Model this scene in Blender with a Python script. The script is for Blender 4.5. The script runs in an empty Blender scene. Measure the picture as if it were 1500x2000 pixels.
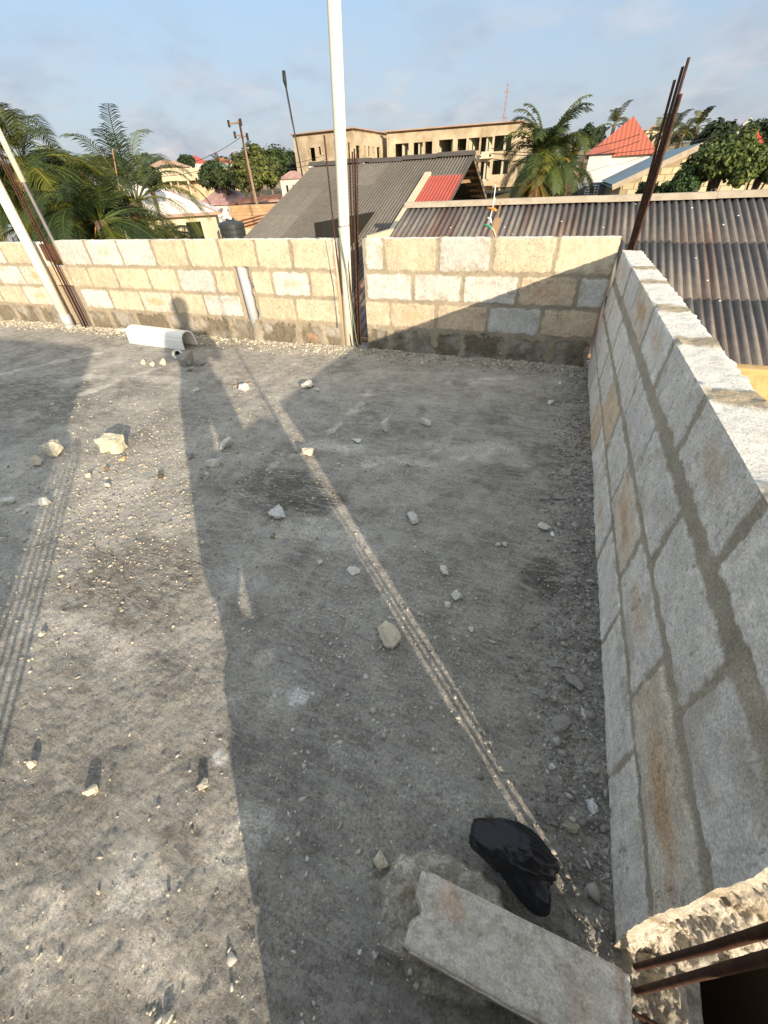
import bpy, bmesh, math, random
import numpy as np
from mathutils import Vector, Matrix, noise as mnoise

random.seed(7); RNG = np.random.default_rng(7)
scene = bpy.context.scene
COL = scene.collection
PI = math.pi

# ------------------------------------------------------------------ camera
F_, PITCH, ROLL, YAW, CH = 767.29, 0.697451, -0.050902, -0.389954, 1.51444
def cam_basis():
    cy, sy = math.cos(YAW), math.sin(YAW)
    fwd = np.array([sy*math.cos(PITCH), cy*math.cos(PITCH), -math.sin(PITCH)])
    right = np.array([cy, -sy, 0.]); up = np.cross(right, fwd)
    c, s = math.cos(ROLL), math.sin(ROLL)
    return c*right+s*up, -s*right+c*up, fwd
CR, CU, CF = cam_basis()
cam = bpy.data.cameras.new('camera'); camo = bpy.data.objects.new('camera', cam)
COL.objects.link(camo); scene.camera = camo
cam.sensor_fit = 'VERTICAL'; cam.sensor_height = 36; cam.sensor_width = 27
cam.lens = F_/2000*36; cam.clip_start = 0.02; cam.clip_end = 6000
M = Matrix.Identity(4)
for i in range(3):
    M[i][0] = CR[i]; M[i][1] = CU[i]; M[i][2] = -CF[i]
M[0][3], M[1][3], M[2][3] = 0, 0, CH
camo.matrix_world = M
def ray(px, py):
    return CR*(px-750)/F_ + CU*(1000-py)/F_ + CF
def at(px, py, Y=None, Z=None, X=None):
    """a point of the place seen at a photo position, at a given world distance/height"""
    d = ray(px, py)
    if Y is not None: t = Y/d[1]
    elif X is not None: t = X/d[0]
    else: t = (Z-CH)/d[2]
    return np.array([0, 0, CH]) + t*d

# ------------------------------------------------------------------ sky, sun, exposure
SUN_EL = math.radians(15.2)
SUN_DIR = np.array([.716, -.698, .2717]); SUN_DIR /= np.linalg.norm(SUN_DIR)
w = bpy.data.worlds.new('World'); scene.world = w; w.use_nodes = True
nt = w.node_tree; nt.nodes.clear()
def N(t, k, **kw):
    n = t.nodes.new(k)
    for a, b in kw.items():
        if a in n.inputs: n.inputs[a].default_value = b
        else: setattr(n, a, b)
    return n
out = N(nt, 'ShaderNodeOutputWorld'); bg = N(nt, 'ShaderNodeBackground'); nt.links.new(bg.outputs[0], out.inputs[0])
sky = N(nt, 'ShaderNodeTexSky'); sky.sky_type = 'NISHITA'; sky.sun_disc = False
sky.sun_elevation = SUN_EL; sky.sun_rotation = math.atan2(.716, -.698)
sky.air_density = 1.0; sky.dust_density = 3.0; sky.ozone_density = 1.3
bg.inputs[1].default_value = 0.135
tc = N(nt, 'ShaderNodeTexCoord')
sep = N(nt, 'ShaderNodeSeparateXYZ'); nt.links.new(tc.outputs['Generated'], sep.inputs[0])
# project the direction on a flat cloud deck: clouds flatten towards the horizon
zc = N(nt, 'ShaderNodeMath', operation='ADD'); nt.links.new(sep.outputs[2], zc.inputs[0]); zc.inputs[1].default_value = 0.32
dv = N(nt, 'ShaderNodeVectorMath', operation='DIVIDE'); nt.links.new(tc.outputs['Generated'], dv.inputs[0])
cb = N(nt, 'ShaderNodeCombineXYZ'); 
for i in range(3): nt.links.new(zc.outputs[0], cb.inputs[i])
nt.links.new(cb.outputs[0], dv.inputs[1])
n1 = N(nt, 'ShaderNodeTexNoise', Scale=3.4, Detail=8.0, Roughness=0.55, Distortion=0.1); nt.links.new(dv.outputs[0], n1.inputs['Vector'])
r1 = N(nt, 'ShaderNodeMapRange'); r1.inputs[1].default_value = .44; r1.inputs[2].default_value = .66; nt.links.new(n1.outputs[0], r1.inputs[0])
# clouds only low in the sky
r2 = N(nt, 'ShaderNodeMapRange'); r2.inputs[1].default_value = .30; r2.inputs[2].default_value = .06; nt.links.new(sep.outputs[2], r2.inputs[0])
mu = N(nt, 'ShaderNodeMath', operation='MULTIPLY'); nt.links.new(r1.outputs[0], mu.inputs[0]); nt.links.new(r2.outputs[0], mu.inputs[1])
mu2 = N(nt, 'ShaderNodeMath', operation='MULTIPLY'); nt.links.new(mu.outputs[0], mu2.inputs[0]); mu2.inputs[1].default_value = .92
n2 = N(nt, 'ShaderNodeTexNoise', Scale=4.6, Detail=5.0, Roughness=0.5); nt.links.new(dv.outputs[0], n2.inputs['Vector'])
cr = N(nt, 'ShaderNodeValToRGB'); nt.links.new(n2.outputs[0], cr.inputs[0])
cr.color_ramp.elements[0].position = .42; cr.color_ramp.elements[0].color = (2.15, 2.4, 2.85, 1)
cr.color_ramp.elements[1].position = .66; cr.color_ramp.elements[1].color = (3.7, 3.5, 3.5, 1)
# milky air low down; overhead sky made brighter and whiter to fill the shade
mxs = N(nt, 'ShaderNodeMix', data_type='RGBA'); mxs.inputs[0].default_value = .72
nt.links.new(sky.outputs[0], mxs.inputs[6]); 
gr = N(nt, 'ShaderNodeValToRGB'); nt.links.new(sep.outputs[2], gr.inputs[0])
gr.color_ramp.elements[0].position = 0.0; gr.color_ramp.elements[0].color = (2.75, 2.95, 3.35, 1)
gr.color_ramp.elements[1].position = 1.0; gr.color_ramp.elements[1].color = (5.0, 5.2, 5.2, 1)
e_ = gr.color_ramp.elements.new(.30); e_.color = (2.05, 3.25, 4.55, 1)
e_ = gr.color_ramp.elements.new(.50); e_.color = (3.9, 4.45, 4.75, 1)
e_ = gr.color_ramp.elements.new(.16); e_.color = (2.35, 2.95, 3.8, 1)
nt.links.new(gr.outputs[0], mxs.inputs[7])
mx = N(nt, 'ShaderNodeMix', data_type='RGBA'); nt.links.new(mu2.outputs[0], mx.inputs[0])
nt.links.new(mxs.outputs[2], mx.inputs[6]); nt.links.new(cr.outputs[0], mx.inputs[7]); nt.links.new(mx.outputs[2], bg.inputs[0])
sl = bpy.data.lights.new('sun', 'SUN'); sl.energy = 4.9; sl.angle = math.radians(0.55); sl.color = (1.0, .84, .63)
so = bpy.data.objects.new('sun', sl); COL.objects.link(so)
so.rotation_euler = Vector(SUN_DIR).to_track_quat('Z', 'Y').to_euler(); so.location = (8, -8, 12)
scene.view_settings.view_transform = 'Standard'; scene.view_settings.look = 'None'
scene.view_settings.exposure = 0.66; scene.view_settings.gamma = 1
scene.render.engine = 'CYCLES'

# ------------------------------------------------------------------ helpers
def smooth(a, b, x):
    t = np.clip((x-a)/(b-a), 0, 1); return t*t*(3-2*t)
def _h(ix, iy, iz, s):
    n = (ix.astype(np.int64)*374761393 + iy.astype(np.int64)*668265263 + iz.astype(np.int64)*2147483647 + s*974634777) & 0xFFFFFFFF
    n = ((n ^ (n >> 13))*1274126177) & 0xFFFFFFFF
    n = ((n ^ (n >> 15))*2246822519) & 0xFFFFFFFF
    n = n ^ (n >> 16)
    return (n & 0xFFFFFF)/float(0xFFFFFF)
def vn(x, y, z=0., s=0):
    x, y, z = np.broadcast_arrays(np.asarray(x, float), np.asarray(y, float), np.asarray(z, float))
    ix, iy, iz = np.floor(x), np.floor(y), np.floor(z)
    fx, fy, fz = x-ix, y-iy, z-iz
    fx, fy, fz = [t*t*(3-2*t) for t in (fx, fy, fz)]
    r = 0
    for a in (0, 1):
        for b in (0, 1):
            for c in (0, 1):
                r = r + _h(ix+a, iy+b, iz+c, s)*(fx if a else 1-fx)*(fy if b else 1-fy)*(fz if c else 1-fz)
    return r
def fbm(x, y, z=0., o=4, s=0, g=.5):
    r, a, t = 0, 1., 0
    for i in range(o):
        r = r + a*vn(x*2**i+i*7.3, y*2**i+i*3.1, np.asarray(z)*2**i, s+i); t += a; a *= g
    return r/t

def meta(o, label=None, cat=None, group=None, kind=None):
    if label: o['label'] = label
    if cat: o['category'] = cat
    if group: o['group'] = group
    if kind: o['kind'] = kind
    return o
def thing(name, loc, label, cat, group=None):
    o = bpy.data.objects.new(name, None); COL.objects.link(o); o.location = tuple(loc); o.empty_display_size = .1
    return meta(o, label, cat, group)
def mesh(name, V, F, mat, parent=None, loc=None, col=None, sm=False, mids=None, sharp=0):
    """V world coordinates. F: (n,3|4) array or list of tuples."""
    V = np.asarray(V, float).reshape(-1, 3)
    if parent is not None:
        loc = np.array(parent.location) if loc is None else np.asarray(loc)
        p = parent.parent
        base = np.array(parent['_w']) if '_w' in parent else np.array(parent.location)
        loc = base
    elif loc is None:
        loc = np.array([(V[:, 0].min()+V[:, 0].max())/2, (V[:, 1].min()+V[:, 1].max())/2, V[:, 2].min()])
    me = bpy.data.meshes.new(name)
    Vl = V-loc
    if isinstance(F, np.ndarray):
        k = F.shape[1]; nf = len(F)
        me.vertices.add(len(Vl)); me.vertices.foreach_set('co', Vl.astype(np.float32).ravel())
        me.loops.add(nf*k); me.loops.foreach_set('vertex_index', F.astype(np.int32).ravel())
        me.polygons.add(nf); me.polygons.foreach_set('loop_start', np.arange(0, nf*k, k, dtype=np.int32))
        me.update(calc_edges=True)
    else:
        me.from_pydata([tuple(v) for v in Vl], [], [tuple(int(i) for i in f) for f in F]); me.update()
    if not isinstance(mat, (list, tuple)): mat = [mat]
    for m in mat: me.materials.append(m)
    if mids is not None: me.polygons.foreach_set('material_index', np.asarray(mids, dtype=np.int32))
    if sm: me.polygons.foreach_set('use_smooth', np.ones(len(me.polygons), dtype=bool))
    if col is not None:
        c = np.ones((len(V), 4), np.float32); c[:, :np.asarray(col).shape[1]] = col
        a = me.color_attributes.new('Col', 'FLOAT_COLOR', 'POINT'); a.data.foreach_set('color', c.ravel())
    me.validate()
    if sharp: me.set_sharp_from_angle(angle=math.radians(sharp))
    o = bpy.data.objects.new(name, me); COL.objects.link(o)
    if parent is not None: o.parent = parent; o['_w'] = list(map(float, loc))
    else: o.location = tuple(loc); o['_w'] = list(map(float, loc))
    return o
class MB:
    def __init__(s): s.V = []; s.F = []; s.n = 0; s.C = []; s.M = []
    def add(s, V, F, c=(1, 1, 1), m=0):
        V = np.asarray(V, float).reshape(-1, 3)
        s.V.append(V); s.F += [tuple(int(i)+s.n for i in f) for f in F]; s.n += len(V)
        s.C.append(np.tile(np.array(c[:3], float), (len(V), 1))); s.M += [m]*len(F)
        return s
    def box(s, a, b, c=(1, 1, 1), R=None, o=None, m=0):
        x0, y0, z0 = a; x1, y1, z1 = b
        V = np.array([(x0,y0,z0),(x1,y0,z0),(x1,y1,z0),(x0,y1,z0),(x0,y0,z1),(x1,y0,z1),(x1,y1,z1),(x0,y1,z1)], float)
        if R is not None: V = V@np.asarray(R).T
        if o is not None: V = V+np.asarray(o)
        return s.add(V, [(0,3,2,1),(4,5,6,7),(0,1,5,4),(1,2,6,5),(2,3,7,6),(3,0,4,7)], c, m)
    def beam(s, p, q, wd, ht=None, up=(0, 0, 1), c=(1, 1, 1), m=0):
        p, q = np.asarray(p, float), np.asarray(q, float); ht = wd if ht is None else ht
        d = q-p; L = np.linalg.norm(d); d /= L
        u = np.asarray(up, float)
        if abs(u@d) > .98: u = np.array([1., 0, 0])
        sx = np.cross(d, u); sx /= np.linalg.norm(sx); u = np.cross(sx, d)
        V = [p+sx*a*wd/2+u*b*ht/2+d*t*L for t in (0, 1) for (a, b) in ((-1,-1),(1,-1),(1,1),(-1,1))]
        return s.add(V, [(0,1,2,3),(7,6,5,4),(0,4,5,1),(1,5,6,2),(2,6,7,3),(3,7,4,0)], c, m)
    def tube(s, P, r, n=8, c=(1, 1, 1), cap=True, m=0):
        P = np.asarray(P, float); k = len(P); r = np.broadcast_to(np.asarray(r, float), (k,))
        T = np.gradient(P, axis=0); T /= np.linalg.norm(T, axis=1)[:, None]
        ref = np.array([0, 0, 1.]) if abs(T[0, 2]) < .9 else np.array([1., 0, 0])
        V = []
        for i in range(k):
            a = np.cross(T[i], ref); a /= np.linalg.norm(a); b = np.cross(T[i], a)
            for j in range(n):
                t = 2*PI*j/n; V.append(P[i]+r[i]*(math.cos(t)*a+math.sin(t)*b))
        F = [(i*n+j, i*n+(j+1) % n, (i+1)*n+(j+1) % n, (i+1)*n+j) for i in range(k-1) for j in range(n)]
        if cap: F += [tuple(range(n))[::-1], tuple((k-1)*n+j for j in range(n))]
        return s.add(V, F, c, m)
    def prism(s, poly, dvec, c=(1, 1, 1), m=0):
        P = np.asarray(poly, float); n = len(P); d = np.asarray(dvec, float)
        V = np.vstack([P, P+d])
        F = [tuple(range(n)), tuple(range(2*n-1, n-1, -1))]+[(i, (i+1) % n+0, (i+1) % n+n, i+n)[::-1] for i in range(n)]
        return s.add(V, F, c, m)
    def quad(s, *p, c=(1, 1, 1), m=0): return s.add(p, [tuple(range(len(p)))], c, m)
    def grid(s, G, c=(1, 1, 1), m=0):
        a, b = G.shape[:2]
        F = [(i*b+j, i*b+j+1, (i+1)*b+j+1, (i+1)*b+j) for i in range(a-1) for j in range(b-1)]
        return s.add(G.reshape(-1, 3), F, c, m)
    def build(s, name, mat, parent=None, sm=False, **kw):
        return mesh(name, np.vstack(s.V), s.F, mat, parent, col=np.vstack(s.C), sm=sm, mids=s.M if isinstance(mat, list) else None, **kw)
def gridfaces(a, b):
    i, j = np.meshgrid(np.arange(a-1), np.arange(b-1), indexing='ij')
    q = (i*b+j).ravel()
    return np.stack([q, q+1, q+b+1, q+b], 1)
def bevel(o, wd=.01, seg=2):
    m = o.modifiers.new('bevel', 'BEVEL'); m.width = wd; m.segments = seg; m.limit_method = 'ANGLE'; return o

# ------------------------------------------------------------------ materials
def mat_new(name):
    m = bpy.data.materials.new(name); m.use_nodes = True; t = m.node_tree
    b = t.nodes['Principled BSDF']; return m, t, b
def material(name, color, rough=.85, var=.25, scale=8., detail=6., bump=.3, bscale=60., bdist=.004, vcol=False,
             spots=None, spot_scale=20., spot_amt=.5, metal=0., spec=.3, stretch=None, speck=0., speck_scale=180., coat=0., trans=0.):
    """base colour varied by noise, optional vertex-colour albedo, bump relief"""
    m, t, b = mat_new(name); L = t.links.new
    tc = N(t, 'ShaderNodeTexCoord'); vec = tc.outputs['Object']
    if stretch:
        mp = N(t, 'ShaderNodeMapping'); mp.inputs['Scale'].default_value = stretch; L(vec, mp.inputs[0]); vec = mp.outputs[0]
    n = N(t, 'ShaderNodeTexNoise', Scale=scale, Detail=detail, Roughness=.62); L(vec, n.inputs['Vector'])
    rg = N(t, 'ShaderNodeMapRange'); rg.inputs[1].default_value = .25; rg.inputs[2].default_value = .75
    rg.inputs[3].default_value = 1-var; rg.inputs[4].default_value = 1+var; L(n.outputs[0], rg.inputs[0])
    if vcol:
        at_ = N(t, 'ShaderNodeAttribute'); at_.attribute_name = 'Col'; c0 = at_.outputs['Color']
        mm = N(t, 'ShaderNodeMix', data_type='RGBA', blend_type='MULTIPLY'); mm.inputs[0].default_value = 1
        L(c0, mm.inputs[6]); mm.inputs[7].default_value = (*color, 1); c0 = mm.outputs[2]
    else:
        rgb = N(t, 'ShaderNodeRGB'); rgb.outputs[0].default_value = (*color, 1); c0 = rgb.outputs[0]
    v = N(t, 'ShaderNodeVectorMath', operation='SCALE'); L(c0, v.inputs[0]); L(rg.outputs[0], v.inputs['Scale']); c = v.outputs[0]
    if spots:
        n2 = N(t, 'ShaderNodeTexNoise', Scale=spot_scale, Detail=8., Roughness=.7); L(vec, n2.inputs['Vector'])
        r2 = N(t, 'ShaderNodeMapRange'); r2.inputs[1].default_value = .49; r2.inputs[2].default_value = .61; r2.inputs[4].default_value = spot_amt
        L(n2.outputs[0], r2.inputs[0])
        mx = N(t, 'ShaderNodeMix', data_type='RGBA'); L(r2.outputs[0], mx.inputs[0]); L(c, mx.inputs[6]); mx.inputs[7].default_value = (*spots, 1); c = mx.outputs[2]
    if speck:
        vo = N(t, 'ShaderNodeTexNoise', Scale=speck_scale, Detail=3., Roughness=.8); L(tc.outputs['Object'], vo.inputs['Vector'])
        r3 = N(t, 'ShaderNodeMapRange'); r3.inputs[1].default_value = .37; r3.inputs[2].default_value = .63; r3.inputs[3].default_value = 1-speck; r3.inputs[4].default_value = 1+speck
        L(vo.outputs[0], r3.inputs[0])
        v2 = N(t, 'ShaderNodeVectorMath', operation='SCALE'); L(c, v2.inputs[0]); L(r3.outputs[0], v2.inputs['Scale']); c = v2.outputs[0]
    L(c, b.inputs['Base Color'])
    b.inputs['Roughness'].default_value = rough; b.inputs['Metallic'].default_value = metal; b.inputs['Specular IOR Level'].default_value = spec
    if coat: b.inputs['Coat Weight'].default_value = coat
    if bump:
        nb = N(t, 'ShaderNodeTexNoise', Scale=bscale, Detail=8., Roughness=.7); L(vec if stretch else tc.outputs['Object'], nb.inputs['Vector'])
        bp = N(t, 'ShaderNodeBump'); bp.inputs['Strength'].default_value = bump; bp.inputs['Distance'].default_value = bdist
        L(nb.outputs[0], bp.inputs['Height']); L(bp.outputs[0], b.inputs['Normal'])
    if trans:
        tr = N(t, 'ShaderNodeBsdfTranslucent'); L(c, tr.inputs[0]); ms = N(t, 'ShaderNodeMixShader'); ms.inputs[0].default_value = trans
        o = t.nodes['Material Output']; L(b.outputs[0], ms.inputs[1]); L(tr.outputs[0], ms.inputs[2]); L(ms.outputs[0], o.inputs[0])
    return m
M_block = material('sandcrete', (1, 1, 1), .95, .10, 9, bump=1.0, bscale=110, bdist=.006, vcol=True, speck=.26, speck_scale=150)
M_conc = material('rough_concrete', (.30, .27, .22), .95, .25, 6, bump=.8, bscale=50, bdist=.01, speck=.25)
M_stone = material('rubble_stone', (1, 1, 1), .95, .16, 25, bump=.8, bscale=130, bdist=.004, vcol=True, speck=.25, speck_scale=260)
M_pebble = material('gravel', (1, 1, 1), .95, .15, 40, bump=0, vcol=True)
M_rust = material('rusty_steel', (.060, .030, .020), .8, .35, 30, bump=.5, bscale=140, bdist=.002, spots=(.13, .058, .03), spot_scale=25, metal=.25)
M_pvc = material('white_pvc', (.70, .67, .57), .42, .05, 4, bump=0, spots=(.55, .52, .43), spot_scale=5, spot_amt=.35)
M_pvcg = material('grey_pvc', (.42, .43, .45), .45, .08, 6, bump=0)
M_white = material('white_plastic', (.86, .85, .80), .3, .03, 6, bump=0)
M_bag = material('black_bin_bag', (.006, .007, .011), .29, .2, 10, bump=.3, bscale=26, bdist=.006, spec=.4)
M_asb = material('weathered_roof_sheet', (1, 1, 1), .9, .18, 5, bump=.4, bscale=30, bdist=.01, vcol=True, speck=.18, speck_scale=60)
M_ridge = material('cement_ridge', (.41, .35, .27), .9, .18, 3, bump=.4, bscale=30, bdist=.01, spots=(.28, .24, .18), spot_scale=5, spot_amt=.5)
M_ridged = material('dark_ridge', (.085, .075, .07), .9, .2, 4, bump=.4, bscale=20, bdist=.01)
M_red = material('red_roof_sheet', (.42, .085, .06), .55, .12, 2, bump=0, spots=(.30, .09, .07), spot_scale=3, spot_amt=.5)
M_orange = material('orange_roof', (.42, .12, .075), .6, .08, .5, bump=0)
M_blue = material('blue_grey_roof', (.20, .30, .34), .5, .12, .8, bump=0, spots=(.3, .38, .40), spot_scale=1.2, spot_amt=.6)
M_pink = material('faded_pink_roof', (.42, .24, .22), .7, .2, .7, bump=0, spots=(.5, .4, .36), spot_scale=1.1, spot_amt=.6)
M_whroof = material('pale_roof', (.72, .66, .64), .6, .08, .4, bump=0)
M_greenroof = material('green_roof', (.14, .25, .17), .6, .1, .4, bump=0)
M_rustroof = material('rusted_roof', (.20, .085, .06), .8, .35, 1.0, bump=.3, bscale=5, bdist=.03, spots=(.33, .17, .11), spot_scale=1.6, spot_amt=.7)
M_brownroof = material('brown_roof', (.36, .25, .20), .8, .2, .5, bump=0)
M_plaster = material('stained_render', (.44, .365, .26), .95, .32, .5, detail=8, bump=.3, bscale=4, bdist=.02, spots=(.24, .18, .11), spot_scale=.33, spot_amt=.65)
M_plasterg = material('grey_render', (.50, .48, .38), .95, .15, .4, bump=.3, bscale=4, bdist=.02, spots=(.3, .28, .22), spot_scale=.7, spot_amt=.4)
M_cream = material('cream_render', (.60, .51, .36), .9, .14, .5, bump=0)
M_whwall = material('white_render', (.62, .62, .58), .9, .08, .5, bump=0)
M_bluewall = material('blue_grey_render', (.22, .25, .29), .9, .1, .5, bump=0)
M_dark = material('dark_interior', (.02, .018, .015), .9, .1, 1, bump=0)
M_wood = material('weathered_wood', (.34, .22, .12), .85, .25, 3, bump=.4, bscale=20, bdist=.005, stretch=(1, 1, .15))
M_bwood = material('brown_formwork', (.13, .065, .04), .8, .3, 5, bump=.4, bscale=30, bdist=.006)
M_bdark = material('shade_dark_wood', (.016, .009, .007), .85, .3, 5, bump=.4, bscale=30, bdist=.006)  # near-black brown standing in for the shade outside the gap
M_polew = material('grey_pole_wood', (.24, .17, .12), .9, .2, 4, bump=.3, bscale=20, bdist=.01)
M_black = material('black_paint', (.02, .02, .022), .5, .1, 5, bump=0)
M_tank = material('black_tank', (.035, .042, .045), .45, .1, 2, bump=0)
M_steel = material('galvanised', (.40, .40, .40), .5, .1, 5, bump=0, metal=.4)
M_mast = material('hazy_mast', (.30, .24, .26), .8, .05, 1, bump=0)  # mast colour paled to stand in for distance haze
M_soil = material('laterite_ground', (.30, .21, .13), .95, .25, .12, bump=.3, bscale=2, bdist=.05, spots=(.08, .10, .04), spot_scale=.06, spot_amt=.8)
M_skin = material('skin', (.16, .08, .045), .5, .05, 5, bump=0)
M_cloth = material('dark_shirt', (.05, .07, .12), .9, .1, 9, bump=0)
M_trouser = material('dark_trousers', (.04, .04, .045), .9, .1, 9, bump=0)
M_shoe = material('brown_shoes', (.06, .035, .02), .6, .1, 9, bump=0)
M_rope = material('coloured_tape', (1, 1, 1), .7, .1, 9, bump=0, vcol=True)
M_glass = material('window_glass', (.08, .10, .12), .15, .05, 2, bump=0)
_t = M_bag.node_tree
for _n in _t.nodes:
    if _n.type == 'BUMP': _n.inputs['Strength'].default_value = .9; _n.inputs['Distance'].default_value = .012; _bn = _n
_rn = N(_t, 'ShaderNodeTexNoise', Scale=11., Detail=5., Roughness=.45, Distortion=1.2); _rn.noise_type = 'RIDGED_MULTIFRACTAL'
_t.links.new(N(_t, 'ShaderNodeTexCoord').outputs['Object'], _rn.inputs['Vector']); _t.links.new(_rn.outputs[0], _bn.inputs['Height'])
def leafmat(name, c, var=.35, sc=1.2, tr=.25):
    return material(name, c, .6, var, sc, detail=3, bump=0, trans=tr, spec=.35, vcol=True)
M_leaf = leafmat('leaves', (1, 1, 1))
M_trunk = material('bark', (.16, .12, .085), .95, .3, 6, bump=.8, bscale=18, bdist=.03)

def floor_material():
    m, t, b = mat_new('slab_screed'); L = t.links.new
    tc = N(t, 'ShaderNodeTexCoord'); O = tc.outputs['Object']
    a = N(t, 'ShaderNodeAttribute'); a.attribute_name = 'Col'
    def noise(sc, det=8, ro=.65, v=O, dist=0.):
        n = N(t, 'ShaderNodeTexNoise', Scale=sc, Detail=float(det), Roughness=ro, Distortion=dist); L(v, n.inputs['Vector']); return n.outputs[0]
    def rng(x, a0, a1, b0, b1):
        r = N(t, 'ShaderNodeMapRange'); r.inputs[1].default_value = a0; r.inputs[2].default_value = a1; r.inputs[3].default_value = b0; r.inputs[4].default_value = b1; L(x, r.inputs[0]); return r.outputs[0]
    def mul(c, f):
        v = N(t, 'ShaderNodeVectorMath', operation='SCALE'); L(c, v.inputs[0]); L(f, v.inputs['Scale']); return v.outputs[0]
    def mix(f, c, col):
        x = N(t, 'ShaderNodeMix', data_type='RGBA'); L(f, x.inputs[0]); L(c, x.inputs[6]); x.inputs[7].default_value = (*col, 1); return x.outputs[2]
    def mp(rot, sc):
        q = N(t, 'ShaderNodeMapping'); q.inputs['Rotation'].default_value = (0, 0, rot); q.inputs['Scale'].default_value = sc; L(O, q.inputs[0]); return q.outputs[0]
    c = a.outputs['Color']
    c = mul(c, rng(noise(3.5), .36, .64, .78, 1.25))
    c = mul(c, rng(noise(12, 9, .75), .38, .62, .80, 1.24))
    c = mul(c, rng(noise(85, 5, .85), .40, .60, .70, 1.36))
    # trowelled smears of pale cement, in two directions
    s1 = rng(noise(5, 10, .72, mp(.6, (1, 3.4, 1)), .9), .52, .58, 0, .62)
    c = mix(s1, c, (.47, .45, .41))
    s2 = rng(noise(8, 10, .78, mp(-.5, (1, 6, 1)), .6), .535, .59, 0, .6)
    c = mix(s2, c, (.50, .475, .43))
    # fine scratches
    s3 = rng(noise(14, 3, .6, mp(1.15, (.7, 16, 1)), 1.2), .585, .625, 0, .6)
    ms_ = N(t, 'ShaderNodeMath', operation='MULTIPLY'); L(s3, ms_.inputs[0]); L(rng(noise(1.9, 4, .5), .47, .58, 0, 1), ms_.inputs[1])
    c = mix(ms_.outputs[0], c, (.56, .53, .47))
    s4 = rng(noise(11, 3, .6, mp(-1.0, (.6, 14, 1)), 1.5), .60, .64, 0, .4)
    ms2_ = N(t, 'ShaderNodeMath', operation='MULTIPLY'); L(s4, ms2_.inputs[0]); L(rng(noise(1.4, 4, .5), .53, .42, 0, 1), ms2_.inputs[1])
    c = mix(ms2_.outputs[0], c, (.56, .53, .47))
    # sweeping trowel arcs
    wv = N(t, 'ShaderNodeTexWave', Scale=5.5, Distortion=9., Detail=5.); wv.wave_type = 'RINGS'; wv.inputs['Detail Scale'].default_value = .8; wv.inputs['Detail Roughness'].default_value = .7; L(O, wv.inputs['Vector'])
    wm = N(t, 'ShaderNodeMath', operation='MULTIPLY'); L(rng(wv.outputs[1], .80, .98, 0, 1), wm.inputs[0]); L(rng(noise(2.7, 6, .6), .48, .60, 0, .4), wm.inputs[1])
    c = mix(wm.outputs[0], c, (.50, .47, .42))
    # dark damp patches
    s5 = rng(noise(2.2, 8, .7), .55, .66, 0, .55)
    c = mix(s5, c, (.14, .13, .115))
    # grit: pale and dark grains
    vo = N(t, 'ShaderNodeTexVoronoi', Scale=150.); L(O, vo.inputs['Vector'])
    g = rng(vo.outputs['Distance'], .12, .34, 1, 0)
    gn = rng(noise(45, 4, .8), .49, .58, 0, .9)
    mm = N(t, 'ShaderNodeMath', operation='MULTIPLY'); L(g, mm.inputs[0]); L(gn, mm.inputs[1])
    c = mix(mm.outputs[0], c, (.48, .46, .42))
    g2 = rng(noise(110, 3, .75), .56, .64, 0, .4); c = mix(g2, c, (.07, .065, .06))
    L(c, b.inputs['Base Color']); b.inputs['Roughness'].default_value = .93; b.inputs['Specular IOR Level'].default_value = .25
    bp = N(t, 'ShaderNodeBump'); bp.inputs['Strength'].default_value = 1.0; bp.inputs['Distance'].default_value = .010
    L(noise(75, 10, .8), bp.inputs['Height'])
    bp2 = N(t, 'ShaderNodeBump'); bp2.inputs['Strength'].default_value = .8; bp2.inputs['Distance'].default_value = .016
    L(noise(16, 8, .7, mp(.9, (1, 3.5, 1)), .8), bp2.inputs['Height']); L(bp2.outputs[0], bp.inputs['Normal'])
    L(bp.outputs[0], b.inputs['Normal'])
    return m
M_floor = floor_material()

# ------------------------------------------------------------------ ground, slab, building below
GZ = -3.7
def gz(x, y):
    d = np.hypot(x, y)
    return GZ + 11.5*smooth(55, 230, d)*(0.75+.5*fbm(np.asarray(x)/90., np.asarray(y)/90., o=2, s=5))
rr = np.concatenate([np.linspace(0, 60, 14), np.linspace(70, 330, 34), np.array([450, 700, 1200, 2400, 5000])])
aa = np.linspace(0, 2*PI, 97)
Rg, Ag = np.meshgrid(rr, aa, indexing='ij'); GX, GY = Rg*np.cos(Ag), Rg*np.sin(Ag)
meta(mesh('ground', np.stack([GX, GY, gz(GX, GY)], -1).reshape(-1, 3), gridfaces(len(rr), len(aa)), M_soil, loc=(0, 0, GZ), sm=True), kind='structure')

def spaced(segs):
    out = []
    for a, b, st in segs:
        n = max(1, int(round((b-a)/st))); out += list(np.linspace(a, b, n, endpoint=False))
    out.append(segs[-1][1]); return np.array(out)
fx = spaced([(-10.2, -6, .08), (-6, -3, .035), (-3, -.6, .010), (-.6, .66, .008)])
fy = spaced([(-4, -.5, .12), (-.5, 1.3, .009), (1.3, 2.6, .012), (2.6, 4.54, .02)])
FX, FY = np.meshgrid(fx, fy, indexing='ij')
h = (fbm(FX*1.3, FY*1.3, s=11)-.5)*.018 + (fbm(FX*14, FY*14, s=3)-.5)*.009 + (fbm(FX*50, FY*50, o=3, s=9, g=.7)-.5)*.010
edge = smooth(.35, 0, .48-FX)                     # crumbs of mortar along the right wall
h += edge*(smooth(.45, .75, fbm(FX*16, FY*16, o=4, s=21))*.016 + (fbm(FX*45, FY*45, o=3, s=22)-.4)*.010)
eb = smooth(.42, 0, 4.36-FY)*smooth(.5, 0, np.abs(FX+3)-5)
h += eb*(.018+fbm(FX*9, FY*9, o=4, s=31)*.03*smooth(.3, .0, 4.36-FY))
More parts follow.
